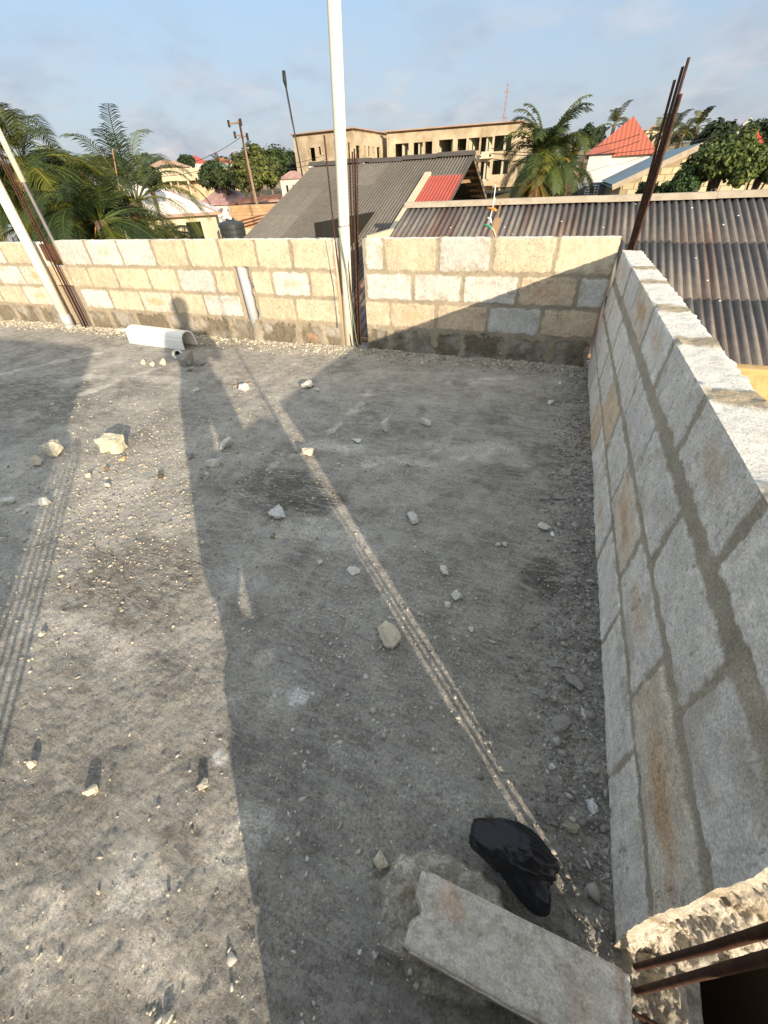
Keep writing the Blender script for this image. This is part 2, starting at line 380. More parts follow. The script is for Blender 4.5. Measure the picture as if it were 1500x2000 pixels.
# the mortar patty under the loose block
pd = np.hypot((FX-.055)/.165, (FY-.125)/.122)
ring = smooth(1.22, 1.02, pd + (fbm(FX*18, FY*18, s=41)-.5)*.5)
h += ring*(.010+.060*fbm(FX*24, FY*24, o=5, s=42, g=.6)+.022*smooth(.55, .95, pd))
# dried splashes
for (px_, py_, r_) in [(1085, 1415, .034), (1120, 1330, .03), (1095, 1500, .036), (1075, 1590, .03), (1150, 1440, .022), (1120, 1140, .03), (1090, 1240, .026)]:
    c_ = at(px_, py_, Z=0); dd = np.hypot(FX-c_[0], (FY-c_[1])*1.1)/r_
    h += .007*smooth(1.1, .85, dd+(fbm(FX*30, FY*30, s=43)-.5)*.5)
base = np.array([.355, .333, .298])
colF = np.ones(FX.shape+(3,))*base
colF *= (.66+.68*fbm(FX*.9, FY*.9, s=51))[..., None]*(.62+.76*fbm(FX*4.2, FY*4.2, o=6, s=52, g=.6))[..., None]
def blotch(px_, py_, rx, ry, col, amt, ang=0., s=0):
    global colF
    c_ = at(px_, py_, Z=0); dx, dy = FX-c_[0], FY-c_[1]
    u = dx*math.cos(ang)+dy*math.sin(ang); v = -dx*math.sin(ang)+dy*math.cos(ang)
    d = np.hypot(u/rx, v/ry) + (fbm(FX*7, FY*7, o=5, s=60+s)-.5)*1.1
    k = (smooth(1.0, .5, d)*min(1, amt*1.35))[..., None]
    colF = colF*(1-k)+np.array(col)*k
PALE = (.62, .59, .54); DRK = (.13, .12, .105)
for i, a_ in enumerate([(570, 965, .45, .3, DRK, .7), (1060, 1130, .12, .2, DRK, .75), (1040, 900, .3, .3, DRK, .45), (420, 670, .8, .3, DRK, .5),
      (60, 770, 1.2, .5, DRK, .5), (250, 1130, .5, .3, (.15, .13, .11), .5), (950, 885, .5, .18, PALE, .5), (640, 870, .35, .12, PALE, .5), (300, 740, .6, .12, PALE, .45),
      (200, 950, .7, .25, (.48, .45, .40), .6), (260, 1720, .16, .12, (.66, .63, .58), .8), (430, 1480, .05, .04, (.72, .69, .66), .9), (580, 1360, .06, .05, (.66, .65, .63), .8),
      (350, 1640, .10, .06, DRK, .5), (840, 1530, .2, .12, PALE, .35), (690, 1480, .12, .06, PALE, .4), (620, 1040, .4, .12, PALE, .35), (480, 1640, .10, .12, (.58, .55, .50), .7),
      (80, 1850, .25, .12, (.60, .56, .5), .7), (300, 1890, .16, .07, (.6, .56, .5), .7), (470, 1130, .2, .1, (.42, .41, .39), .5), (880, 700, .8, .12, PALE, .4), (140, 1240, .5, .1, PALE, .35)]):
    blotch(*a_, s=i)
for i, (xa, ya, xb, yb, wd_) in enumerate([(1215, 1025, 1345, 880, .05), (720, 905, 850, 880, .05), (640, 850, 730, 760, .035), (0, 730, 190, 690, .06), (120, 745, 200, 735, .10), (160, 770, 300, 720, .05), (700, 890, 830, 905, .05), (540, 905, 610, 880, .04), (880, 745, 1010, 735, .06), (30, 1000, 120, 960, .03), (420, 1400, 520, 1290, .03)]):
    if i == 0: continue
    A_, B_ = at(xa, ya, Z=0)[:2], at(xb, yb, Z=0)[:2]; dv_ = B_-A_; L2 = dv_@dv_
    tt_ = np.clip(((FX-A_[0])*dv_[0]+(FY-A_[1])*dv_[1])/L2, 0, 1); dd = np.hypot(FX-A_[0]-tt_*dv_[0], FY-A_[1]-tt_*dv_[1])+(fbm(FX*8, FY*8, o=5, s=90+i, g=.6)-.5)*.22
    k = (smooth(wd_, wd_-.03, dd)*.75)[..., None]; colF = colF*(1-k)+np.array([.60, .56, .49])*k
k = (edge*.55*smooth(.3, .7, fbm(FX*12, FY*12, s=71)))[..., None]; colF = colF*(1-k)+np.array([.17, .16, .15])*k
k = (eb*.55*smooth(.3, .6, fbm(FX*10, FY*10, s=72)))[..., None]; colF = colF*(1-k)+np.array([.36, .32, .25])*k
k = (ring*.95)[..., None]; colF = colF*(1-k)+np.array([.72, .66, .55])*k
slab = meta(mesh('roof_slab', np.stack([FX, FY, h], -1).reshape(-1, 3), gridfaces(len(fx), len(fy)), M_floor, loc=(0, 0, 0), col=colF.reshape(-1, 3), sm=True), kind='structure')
def slab_z(x, y):
    i = np.clip(np.searchsorted(fx, x), 0, len(fx)-1); j = np.clip(np.searchsorted(fy, y), 0, len(fy)-1); return h[i, j]
b_ = MB(); b_.box((-10.2, -4, -.16), (.655, 4.535, -.03)); meta(b_.build('slab_edge', M_conc), kind='structure')
b_ = MB(); b_.box((-10.1, -3.9, GZ-.2), (.50, 4.44, -.163))
meta(b_.build('lower_storey', M_plaster), 'rendered lower storey carrying the flat roof slab', 'building')

# ------------------------------------------------------------------ block walls
CREAM = (.67, .575, .42); WHITE = (.77, .735, .67); PEACH = (.68, .54, .39); GREYB = (.67, .645, .60); YEL = (.63, .53, .36)
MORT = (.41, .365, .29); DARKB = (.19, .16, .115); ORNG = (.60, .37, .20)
TYPES = {'c': CREAM, 'w': WHITE, 'p': PEACH, 'g': GREYB, 'y': YEL, 'd': DARKB, 'o': (.70, .64, .54)}
def face_pattern(U, Vv, blocks, mortar=MORT, seed=0, mh=0., bh=.0045):
    if seed >= 400: mortar = tuple(v*q_ for v, q_ in zip(mortar, (.86, .82, .76)))
    hgt = mh+(fbm(U*22, Vv*22, o=4, s=seed+1)-.5)*.010
    col = np.ones(U.shape+(3,))*np.array(mortar)*(.78+.44*fbm(U*9, Vv*9, s=seed+2))[..., None]
    edge_n = (fbm(U*22, Vv*22, o=4, s=seed+3, g=.6)-.5)
    body = (fbm(U*30, Vv*30, o=4, s=seed+4, g=.65)-.5)
    for bi, (u0, u1, v0, v1, ty) in enumerate(blocks):
        uc, vc, hu, hv = (u0+u1)/2, (v0+v1)/2, (u1-u0)/2, (v1-v0)/2
        r = .022
        qx, qy = np.abs(U-uc)-hu+r, np.abs(Vv-vc)-hv+r
        sd = np.hypot(np.maximum(qx, 0), np.maximum(qy, 0))+np.minimum(np.maximum(qx, qy), 0)-r
        sd = sd+edge_n*(.036 if ty != 'd' else .10)+(fbm(U*60, Vv*60, o=2, s=seed+8)-.5)*.006
        mk = smooth(.003, -.004, sd)
        if not mk.any(): continue
        rs = np.random.default_rng(seed*100+bi)
        tilt = rs.uniform(-.004, .004)
        bhh = bh*(1 if ty != 'd' else -.8)
        hgt = hgt*(1-mk)+mk*(bhh+tilt+body*.007*(1 if ty != 'd' else 2.5)+ smooth(-.012, .0, sd)*-.002)
        c = np.array(TYPES[ty])*rs.uniform(.90, 1.08)*(1 if seed in (300,) or ty == 'd' else (.88 if ty != 'w' else .76))
        cc = np.ones(U.shape+(3,))*c
        # tone drift over the block
        d1 = fbm(U*5+bi*3.3, Vv*5, o=4, s=seed+5)
        wgt = (smooth(.45, .75, d1)*(.5 if ty in 'cyop' else .35))[..., None]
        cc = cc*(1-wgt)+np.array(PEACH if ty in 'cyop' else GREYB)*wgt
        if ty == 'o' or rs.random() < .10:
            d = np.hypot((U-uc)/(hu*.75), (Vv-vc)/(hv*.55))+(fbm(U*14, Vv*14, s=seed+6)-.5)*.9
            wgt = (smooth(1.0, .3, d)*(.7 if ty == 'o' else .4))[..., None]; cc = cc*(1-wgt)+np.array(ORNG)*wgt
        cc = cc*(.86+.28*fbm(U*26, Vv*7, o=4, s=seed+19, g=.6))[..., None]
        pit = smooth(.64, .74, fbm(U*85, Vv*60, o=3, s=seed+17, g=.7))*smooth(.35, .6, fbm(U*8, Vv*8, o=2, s=seed+18))
        cc = cc*(.80+.40*fbm(U*34, Vv*34, o=4, s=seed+7, g=.7))[..., None]*(1-.42*pit)[..., None]
        hgt = hgt-mk*pit*.003
        sm_ = smooth(.58, .70, fbm(U*7+3, Vv*9, o=5, s=seed+21, g=.6))*smooth(-.09, -.02, sd)*.55
        cc = cc*(1-sm_[..., None])+np.array(mortar)*1.15*sm_[..., None]
        col = col*(1-mk[..., None])+cc*mk[..., None]
    return hgt, col
def wall(name, O, ud, bd, us, zs, H, T, blocks, seed, mat, label, cat, group=None, topb=None, hole=None, end_fn=None, parent=None):
    """strip wall: front face at O looking against bd, u along ud, thickness T along bd"""
    O, ud, bd = map(lambda v: np.asarray(v, float), (O, ud, bd))
    zs = np.asarray(zs); nz = len(zs)
    ts = np.linspace(0, T, max(3, int(T/(.012 if len(us) < 1200 else .02))))[1:]
    zb = np.array([H-.04, .84, .27, zs[0]]) if hole else np.array([H-.2, H/2, zs[0]])
    pu = [(0, z, 0) for z in zs]+[(t, H, 1) for t in ts]+[(T, z, 2) for z in zb]
    P = np.array(pu); U, S = np.meshgrid(us, np.arange(len(P)), indexing='ij')
    D = P[:, 0][S.astype(int)]; Z = P[:, 1][S.astype(int)]; K = P[:, 2][S.astype(int)]
    hg, col = face_pattern(U, np.where(K == 0, Z, np.where(K == 1, H-.001, Z)), blocks, seed=seed)
    # top surface
    ht = (fbm(U*18, D*18+5, o=5, s=seed+9, g=.7)-.5)*.016
    ct = np.ones(U.shape+(3,))*np.array(WHITE)*(.9+.2*fbm(U*30, D*30, s=seed+10))[..., None]
    if topb:
        for (u0, u1) in topb:
            uc, hw = (u0+u1)/2, (u1-u0)/2
            k = smooth(hw+.02, hw-.02, np.abs(U-uc)+(fbm(U*15, D*15, s=seed+12)-.5)*.10)
            ct = ct*(1-k[..., None])+np.array((.42, .35, .25))*(.8+.4*fbm(U*25, D*25, s=seed+13))[..., None]*k[..., None]; ht += k*(fbm(U*35, D*35, s=seed+14)-.3)*.018
    top = (K == 1)
    col = np.where(top[..., None], ct, col)
    nrm = np.zeros(U.shape+(3,))
    nrm[K == 0] = -bd; nrm[top] = (0, 0, 1); nrm[K == 2] = bd
    ci = nz-1; nrm[:, ci] = (-bd+np.array([0, 0, 1]))/1.4; hg[:, ci] = .001+(fbm(us*38, 0*us, s=seed+15, g=.7)-.5)*.020
    hh = np.where(top, ht, np.where(K == 2, 0, hg))
    ce = nz+len(ts)-1; nrm[:, ce] = (bd+np.array([0, 0, 1]))/1.4; hh[:, ce] = -.004+(fbm(us*28, 0*us+3, s=seed+16)-.5)*.016
    Pn = O+U[..., None]*ud+D[..., None]*bd+np.stack([0*Z, 0*Z, Z], -1)+nrm*hh[..., None]
    if end_fn is not None:
        off, fade = end_fn(D, Z), smooth(.10, 0, U-us[0]); Pn += ud*(off*fade)[..., None]
    F = gridfaces(len(us), len(P))
    a, b = len(us), len(P)
    extraV, extraF = [], []
    n0 = a*b
    if hole:
        u0, u1, z0, z1 = hole
        i = F[:, 0]//b; j = F[:, 0] % b
        um = (us[i]+us[i+1])/2; z_ = (P[j, 1]+P[j+1, 1])/2
        ragged = (fbm(z_*14, z_*0, s=seed+20)-.5)*.09
        inh = (um > u0) & (um < u1+ragged) & (z_ > z0) & (z_ < z1) & (P[j, 2] != 1) & (P[j+1, 2] != 1)
        inb = (um > u0) & (um < u1) & (z_ > z0-.01) & (z_ < z1+.01) & (P[j, 2] == 2) & (P[j+1, 2] == 2)
        F = F[~(inh | inb)]
        def pt(u, z, d): return O+ud*u+bd*d+np.array([0, 0, z])
        for (qa, qb) in [((u0, z0), (u0, z1)), ((u0, z1), (u1, z1)), ((u1+.04, z1), (u1+.04, z0)), ((u1, z0), (u0, z0))]:
            k = n0+len(extraV); extraV += [pt(*qa, -.004), pt(*qb, -.004), pt(*qb, T), pt(*qa, T)]; extraF.append((k, k+1, k+2, k+3))
    V = Pn.reshape(-1, 3); C = col.reshape(-1, 3)
    if end_fn is None:
        extra_caps = [np.arange(b), (a-1)*b+np.arange(b)[::-1]]
    else: extra_caps = [(a-1)*b+np.arange(b)[::-1]]
    # ragged end caps as triangle fans
    F = np.vstack([F]+([np.array(extraF)] if extraF else []))
    if extraV: V = np.vstack([V, np.array(extraV)]); C = np.vstack([C, np.tile(np.array(MORT), (len(extraV), 1))])
    tri = []
    for cap in extra_caps:
        cen = V[cap].mean(0); V = np.vstack([V, cen[None]]); C = np.vstack([C, np.array([[.5, .42, .3]])]); k = len(V)-1
        for q in range(len(cap)): tri.append((cap[q], cap[(q+1) % len(cap)], k, k))
    Fl = [tuple(f) for f in F]+[t[:3] for t in tri]
    o = mesh(name, V, Fl, mat, parent=parent, col=C, sm=True, sharp=42)
    return meta(o, label, cat, group) if parent is None else o

mo = .012
def row(js, z0, z1, types, g=mo):
    return [(js[i]+g, js[i+1]-g, z0, z1, types[i % len(types)]) for i in range(len(js)-1)]
# right parapet (runs away from the viewer)
RB = []
RB += row([.16, .63, 1.14, 1.64, 2.15, 2.69, 3.12, 3.78, 4.4], .0, .235, 'wwwwwpww')
RB += row([.16, .78, 1.28, 1.80, 2.31, 2.85, 3.38, 3.9, 4.4], .265, .49, 'owowpwww')
RB += row([.14, .61, 1.11, 1.65, 2.19, 2.74, 3.23, 3.91, 4.4], .53, .745, 'gwwgwwww')
RB += row([.14, .40, .84, 1.35, 1.88, 2.41, 3.04, 3.52, 4.14, 4.4], .81, 1.03, 'wwwwwowww', .02)
def end_off(D, Z):
    return (fbm(D*11, Z*8, o=5, s=201, g=.5)-.5)*.036 + .028*smooth(0, .3, Z)+.026*np.clip(Z, 0, 1) + .03*np.sin(Z*12.6)*smooth(.02, .08, D)*smooth(.15, .1, D)
us = spaced([(.24, .42, .004), (.42, 1.3, .006), (1.3, 2.4, .009), (2.4, 4.39, .016)])
zs = np.linspace(-.03, 1.0, 172)
pr = thing('parapet_wall', (.555, 2.3, 0), 'low pale sandcrete block wall in shade with a broken near end beside the lower roof', 'block wall', 'parapet walls round the slab')
wall('masonry', (.48, 0, 0), (0, 1, 0), (1, 0, 0), us, zs, 1.0, .15, RB, 300, M_block, None, None, topb=[(j-.06, j+.06) for j in (.40, .84, 1.35, 1.88, 2.41, 3.04, 3.52)], end_fn=end_off, parent=pr)
dg = np.linspace(0, .15, 46); zg = np.linspace(-.03, 1.0, 280); DG, ZG = np.meshgrid(dg, zg, indexing='ij')
yo = .238+end_off(DG, ZG); inner = smooth(0, .02, DG)*smooth(0, .02, .15-DG)*smooth(0, .02, 1-ZG)
yo = yo+inner*((fbm(DG*38, ZG*26, o=5, s=203, g=.6)-.5)*.036+(np.abs(fbm(DG*70, ZG*60, o=4, s=207, g=.7)-.5))*.045)
cE = np.ones(DG.shape+(3,))*np.array([.52, .47, .38]); kk = smooth(.4, .65, fbm(DG*14, ZG*12, s=205))[..., None]; cE = cE*(1-kk)+np.array([.60, .55, .47])*kk
kk = smooth(.06, .0, np.abs((ZG+.01) % .26-.0))[..., None]; cE = cE*(1-kk)+np.array([.34, .28, .2])*kk
XG_ = .48+DG-.012*smooth(.012, 0, DG)+.008*smooth(.138, .15, DG)
mesh('broken_end', np.stack([XG_, yo, ZG], -1).reshape(-1, 3), gridfaces(len(dg), len(zg)), M_block, pr, col=cE.reshape(-1, 3), sm=True)
# back parapet: right section
BR = row([-1.87, -1.65, -1.10, -.59, -.04, .46], .83, 1.13, 'wcwcc', .022)
BR += row([-1.87, -1.35, -.84, -.31, .21, .46], .565, .79, 'wwwpg', .018)
BR += row([-1.97, -1.60, -1.09, -.56, -.05, .46], .30, .525, 'cppgp', .018)
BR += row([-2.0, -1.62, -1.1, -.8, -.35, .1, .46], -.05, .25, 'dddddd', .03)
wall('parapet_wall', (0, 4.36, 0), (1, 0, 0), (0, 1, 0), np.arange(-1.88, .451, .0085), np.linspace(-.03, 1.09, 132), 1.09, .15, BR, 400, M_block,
     'sandcrete block wall section between the bare column rods and the right corner, crossed by a diagonal shadow', 'block wall', 'parapet walls round the slab', topb=[(-.62, -.55), (-1.14, -1.06), (-.08, 0)])
BL = row([-6.34, -5.78, -5.22, -4.66, -4.15, -3.66, -3.17, -2.72, -2.2], .83, 1.13, 'wwwpcycc', .022)
BL += row([-6.34, -5.95, -5.45, -4.89, -4.41, -3.84, -3.53], .565, .79, 'pppcwc', .02)+row([-3.31, -3.03, -2.54, -2.2], .565, .79, 'cwc', .02)
BL += row([-6.27, -5.73, -5.17, -4.61, -4.10, -3.53], .30, .525, 'wcocw', .02)+row([-3.30, -2.78, -2.2], .30, .525, 'pc', .02)
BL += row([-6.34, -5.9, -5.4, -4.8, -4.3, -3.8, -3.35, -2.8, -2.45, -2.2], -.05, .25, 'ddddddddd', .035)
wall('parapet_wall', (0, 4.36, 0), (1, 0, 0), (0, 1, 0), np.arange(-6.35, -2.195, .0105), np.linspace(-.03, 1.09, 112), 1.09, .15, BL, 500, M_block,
     'long sunlit cream block wall section with a grey vent pipe set in its opening', 'block wall', 'parapet walls round the slab', hole=(-3.53, -3.31, .27, .84), topb=[(-5.8, -5.74), (-4.7, -4.6), (-3.7, -3.62)])
BF = row([-10.1, -9.6, -9.1, -8.55, -8.0, -7.49, -6.94, -6.74], .83, 1.10, 'cwpcwpc', .022)
BF += row([-10.1, -9.5, -9.0, -8.45, -7.9, -7.33, -6.76], .565, .79, 'cpcwwo', .02)
BF += row([-10.1, -9.7, -9.2, -8.65, -8.1, -7.51, -6.85], .30, .525, 'cppcpo', .02)
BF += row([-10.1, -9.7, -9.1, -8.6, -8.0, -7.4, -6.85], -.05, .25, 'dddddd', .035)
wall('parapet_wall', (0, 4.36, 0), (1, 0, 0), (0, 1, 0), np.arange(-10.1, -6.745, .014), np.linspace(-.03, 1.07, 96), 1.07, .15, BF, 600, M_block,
     'orange-cream block wall section left of the leaning white pipe', 'block wall', 'parapet walls round the slab', topb=[(-8, -7.9)])
# filling in the left column gap
g_ = thing('column_infill', (-6.55, 4.5, 0), 'boards and an orange block closing the column gap behind the dark rods', 'infill')
bb = wall('orange_block', (0, 4.39, .565), (1, 0, 0), (0, 1, 0), np.arange(-6.735, -6.36, .012), np.linspace(0, .23, 24), .23, .12, [(-6.72, -6.38, -.02, .26, 'p')], 640, M_block, None, None, parent=g_)
x_ = MB(); x_.box((-6.74, 4.42, .86), (-6.36, 4.445, 1.05)); x_.build('top_board', M_bwood, g_)
x_ = MB(); x_.box((-6.74, 4.45, .02), (-6.36, 4.48, .555)); x_.build('lower_panel', M_pvcg, g_).data.materials[0] = material('dusty_panel', (.24, .19, .16), .9, .2, 6)
x_ = MB(); x_.box((-6.42, 4.40, .0), (-6.365, 4.43, .56)); x_.build('upright_plank', M_bwood, g_)
# wall continuing behind the column gap (beside the photographer)
BC = row([-3.2, -2.7, -2.2, -1.7, -1.2, -.7, -.2, .03], .81, 1.03, 'wcwcwc', .02)+row([-3.2, -2.5, -2, -1.5, -1, -.5, .03], .53, .745, 'cwcwcw')+row([-3.2, -2.7, -2.2, -1.7, -1.2, -.7, -.2, .03], .265, .49, 'wpcwgwc')+row([-3.2, -2.5, -2, -1.5, -1, -.5, .03], 0, .235, 'cwcwcw')
wall('parapet_wall', (.48, 0, 0), (0, 1, 0), (1, 0, 0), np.arange(-.665, -.005, .01), np.linspace(-.03, 1.0, 60), 1.0, .15, BC, 700, M_block,
     'short block wall piece just behind the viewer past the near column gap', 'block wall', 'parapet walls round the slab')
# broken column stub in the near gap
sx_, sy_ = np.meshgrid(np.linspace(.475, .63, 50), np.linspace(.035, .25, 60), indexing='ij')
sz_ = -.02+.055*fbm(sx_*30, sy_*30, o=5, s=801, g=.65)*smooth(.47, .50, sx_)*smooth(.655, .60, sx_)+.02*fbm(sx_*70, sy_*70, s=802)
Vs = np.stack([sx_, sy_, sz_], -1).reshape(-1, 3)
meta(mesh('column_stub', Vs, gridfaces(50, 60), M_conc, sm=True), 'broken concrete column base between the rods at the near wall end', 'column base')

# ------------------------------------------------------------------ pipes and rods
def rods(name, lst, r, label, cat, base, ribs=False):
    e = thing(name, base, label, cat)
    for P in lst:
        m_ = MB(); m_.tube(P, r, 7); m_.build('rod', M_rust, e, sm=True)
    return e
# centre column rods: seen tops at photo positions, feet in the gap
def pl(px_, py_, Y): return at(px_, py_, Y=Y)
cen = []
for (tx, ty, bx, by, Y, mid) in [(633, 264, 686, 668, 4.40, (656, 480)), (654, 256, 693, 640, 4.41, (673, 430)), (673, 314, 689, 655, 4.45, None), (681, 278, 697, 660, 4.48, None), (688, 296, 699, 665, 4.44, None), (692, 290, 701, 655, 4.50, None), (697, 302, 703, 660, 4.47, None)]:
    A, B = pl(tx, ty, Y), pl(bx, by, Y)
    B[2] = min(B[2], .02)
    P = [A, B] if mid is None else [A, pl(*mid, Y), B]
    P = np.array(P); t = np.linspace(0, len(P)-1, 12); P = np.stack([np.interp(t, np.arange(len(P)), P[:, i]) for i in range(3)], 1); P[1:-1, 0] += np.sin(np.linspace(0, PI, 10))*random.uniform(-.01, .01)
    cen.append(P)
rods('column_rods', cen, .0075, 'upright rusty steel rods around the tall white pipe in the middle of the back wall', 'steel rods', (-2.1, 4.45, 0))
rt = []
for (tx, ty, bx, by, Y) in [(1346, 112, 1232, 492, 4.58), (1334, 130, 1228, 492, 4.60), (1318, 156, 1226, 492, 4.62), (1331, 183, 1236, 492, 4.56), (1322, 205, 1232, 492, 4.64)]:
    A, B = pl(tx, ty, Y), pl(bx, by, Y); d = (B-A)/(B-A)[2]; B2 = B-d*(B[2]+0.05)
    B2 = np.array([B[0]+(.56-B[0])*.5, 4.58, -.05]); rt.append(np.array([A, (A+B)/2+np.array([.004, 0, 0]), B, B2]))
rods('column_rods', rt, .010, 'leaning bundle of rusty steel rods behind the far right corner of the wall', 'steel rods', (.56, 4.58, 0))
lf = []
for (dx, dy) in [(0.03, 0), (.055, .03), (.08, .0), (.10, .03)]:
    p0 = at(162, 642, Y=4.28)+np.array([dx, dy, 0]); p0[2] = -.02
    lf.append(np.array([p0, p0+np.array([-.01, 0, 1.0]), p0+np.array([-.035-.3*dx, .02, 2.6])]))
rods('column_rods', lf, .0075, 'dark steel rods rising beside the leaning white pipe at the far left', 'steel rods', (-6.5, 4.3, 0))
# the rods of the near gap
nr = []
for m1, m2, m0 in ((at(1385, 1852, X=.462), at(1530, 1808, X=.42), (.522, .214, -.05)), (at(1375, 1902, X=.465), at(1530, 1862, X=.415), (.522, .172, -.05))):
    nr.append(np.array([m0, m1, m2]))
for (x0, y0, x1, y1, tz) in [(.60, .026, .604, .020, 2.3), (.533, .080, .536, .070, 2.0)]:
    nr.append(np.array([(x0, y0, -.05), ((x0+x1)/2, (y0+y1)/2, tz*.5), (x1, y1, tz)]))
nr2 = []
for P in nr:
    t = np.linspace(0, 2, 181); nr2.append(np.stack([np.interp(t, [0, 1, 2], P[:, i]) for i in range(3)], 1))
nr = nr2; RIB = .0064*(1+.16*(np.arange(181) % 2))
rods('column_rods', nr, RIB, 'thick rusty rods crossing the bottom right corner at the broken wall end', 'steel rods', (.56, .13, 0))
m_ = MB(); m_.tube([(.475, .14, .02), (.53, .135, .018), (.64, .13, .02)], .006, 7); meta(m_.build('steel_tie', M_rust, sm=True), 'short rusty tie bar lying in the near column gap', 'steel tie')
# white pipes
pc = at(681, 640, Y=4.44); pt_ = at(652, 0, Y=4.44)
pd_ = (pt_-np.array([pc[0], 4.44, pc[2]])); pd_ /= pd_[2]
e = thing('white_pipe', (pc[0], 4.44, 0), 'tall upright white plastic pipe standing in the column gap of the back wall', 'pipe')
m_ = MB(); b0 = pc-pd_*(pc[2]+.02); zt = [0, .9, 1.0, 1.9, 2.4, 3.3, 4.2]; m_.tube([b0+pd_*z for z in zt], .055, 20); m_.build('pipe', M_pvc, e, sm=True)
m_ = MB(); m_.tube([b0+pd_*2.86, b0+pd_*2.90], .0565, 20, cap=False); m_.build('scuffed_band', M_conc, e, sm=True)
m_ = MB(); zc_ = 1.22; th = np.linspace(0, 2*PI, 17); m_.tube([b0+pd_*zc_+np.array([.0575*math.cos(a), .0575*math.sin(a), .01*math.sin(a)]) for a in th], .003, 5); m_.build('wire_tie', M_rust, e)
p0 = at(138, 640, Y=4.24); p0[2] = -.01; p1 = at(0, 372, Y=4.24); dl = (p1-p0)/(p1-p0)[2]
e = thing('white_pipe', tuple(p0), 'thick cream plastic pipe at the left edge with a grey coupling at its foot', 'pipe')
m_ = MB(); m_.tube([p0+dl*z for z in (.10, 1, 2, 3.2)], .062, 20); m_.build('pipe', M_pvc, e, sm=True)
m_ = MB(); m_.tube([p0+dl*z for z in (.0, .07)], .05, 18); m_.build('foot', M_pvc, e, sm=True)
m_ = MB(); m_.tube([p0+dl*z for z in (.05, .22)], .068, 20); m_.tube([p0+dl*z for z in (.05, .07)], .072, 20); m_.build('coupling', M_pvcg, e, sm=True)
q0 = at(44, 352, Y=4.42); q1 = at(0, 262, Y=4.42); dq = (q1-q0)/(q1-q0)[2]
e = thing('conduit_pipe', (q0[0], 4.42, 0), 'slim grey-white conduit tied to the dark rods at the far left', 'pipe')
m_ = MB(); m_.tube([np.array([q0[0]+.12, 4.42, 0]), np.array([q0[0]+.03, 4.42, 1.0]), q0, q0+dq*1.6], .022, 12); m_.build('conduit', material('dark_steel', (.16, .15, .16), .5, .2, 8, bump=0, metal=.2), e, sm=True)  # conduit in plain dark grey steel
m_ = MB(); m_.tube([q0-dq*.02, q0+dq*1.7], .034, 14); m_.build('sleeve', M_pvc, e, sm=True)
# vent pipe in the wall opening
vx0 = at(478, 640, Y=4.40)
e = thing('vent_pipe', (-3.42, 4.42, 0), 'short grey plastic vent pipe standing in the opening of the sunlit wall', 'pipe')
m_ = MB(); m_.tube([(-3.425, 4.405, .10), (-3.435, 4.405, .5), (-3.445, 4.405, .835)], .058, 20); m_.build('pipe', M_pvcg, e, sm=True)
sx2, sz2 = np.meshgrid(np.linspace(0, 2*PI, 24), np.linspace(0, 1, 14), indexing='ij')
rr_ = .075*(1-.3*sz2)*(.8+.4*fbm(sx2*2, sz2*5, s=91)); V_ = np.stack([-3.415+rr_*np.cos(sx2)*1.2, 4.40+rr_*np.sin(sx2), sz2*.24], -1).reshape(-1, 3)
mesh('mortar_collar', V_, gridfaces(24, 14), M_conc, e, sm=True)
# green hose on the centre pipe
m_ = MB(); ha = at(661, 445, Y=4.36); hb = at(688, 610, Y=4.36); m_.tube([ha, (ha+hb)/2+np.array([.015, 0, 0]), hb, np.array([hb[0]+.03, 4.37, .03])], .006, 6)
meta(m_.build('thin_cable', material('green_cable', (.18, .24, .14), .6, .1, 5, bump=0), sm=True), 'thin green-grey cable running down the tall white pipe', 'cable')
m_ = MB(); ha = at(636, 468, Y=4.35); m_.tube([ha+np.array([-.14, .05, .01]), ha+np.array([0, 0, -.01]), at(652, 560, Y=4.34), at(655, 590, Y=4.34), at(660, 640, Y=4.34)], .005, 6)
meta(m_.build('thin_cable', M_steel, sm=True), 'thin grey cable hanging down the block edge left of the white pipe', 'cable')
# dark formwork added as shade under the near slab edge
e = thing('shade_planking', (.95, .1, -.5), 'dark brown formwork below the near wall gap', 'planking')
m_ = MB(); m_.box((.80, -.9, -1.0), (.83, 1.2, .085)); m_.build('upright_board', M_bdark, e)
m_ = MB(); m_.box((.66, -.9, -.82), (.79, .9, -.78)); m_.build('panel', M_bdark, e)
for yb in (-.6, -.1, .19, .85): m_ = MB(); m_.box((.665, yb, -.45), (.795, yb+.06, -.38)); m_.build('batten', M_bdark, e)
for yb in (-.8, .9): m_ = MB(); m_.box((.72, yb, GZ), (.78, yb+.06, -.83)); m_.build('prop', M_bwood, e)

# ------------------------------------------------------------------ rubble
def hull_rock(seed, sx, sy, sz, cuts=2, rough=.06, n=16):
    rs = random.Random(seed); bm = bmesh.new()
    for i in range(n):
        v = Vector((rs.gauss(0, 1), rs.gauss(0, 1), rs.gauss(0, 1))).normalized()
        v *= rs.uniform(.82, 1.05); bm.verts.new((v.x*sx, v.y*sy, v.z*sz))
    bmesh.ops.convex_hull(bm, input=bm.verts)
    for v in [v for v in bm.verts if not v.link_faces]: bm.verts.remove(v)
    bmesh.ops.triangulate(bm, faces=bm.faces)
    bmesh.ops.subdivide_edges(bm, edges=bm.edges, cuts=cuts, use_grid_fill=True)
    s0 = max(sx, sy, sz)
    for v in bm.verts:
        k = mnoise.fractal(v.co/s0*2.6+Vector((seed*3.1, 0, 0)), .8, 2.1, 4)
        v.co += v.co.normalized()*k*rough*s0
    bm.normal_update(); bm.verts.ensure_lookup_table()
    V = np.array([v.co[:] for v in bm.verts]); F = [tuple(v.index for v in f.verts) for f in bm.faces]; bm.free(); return V, F
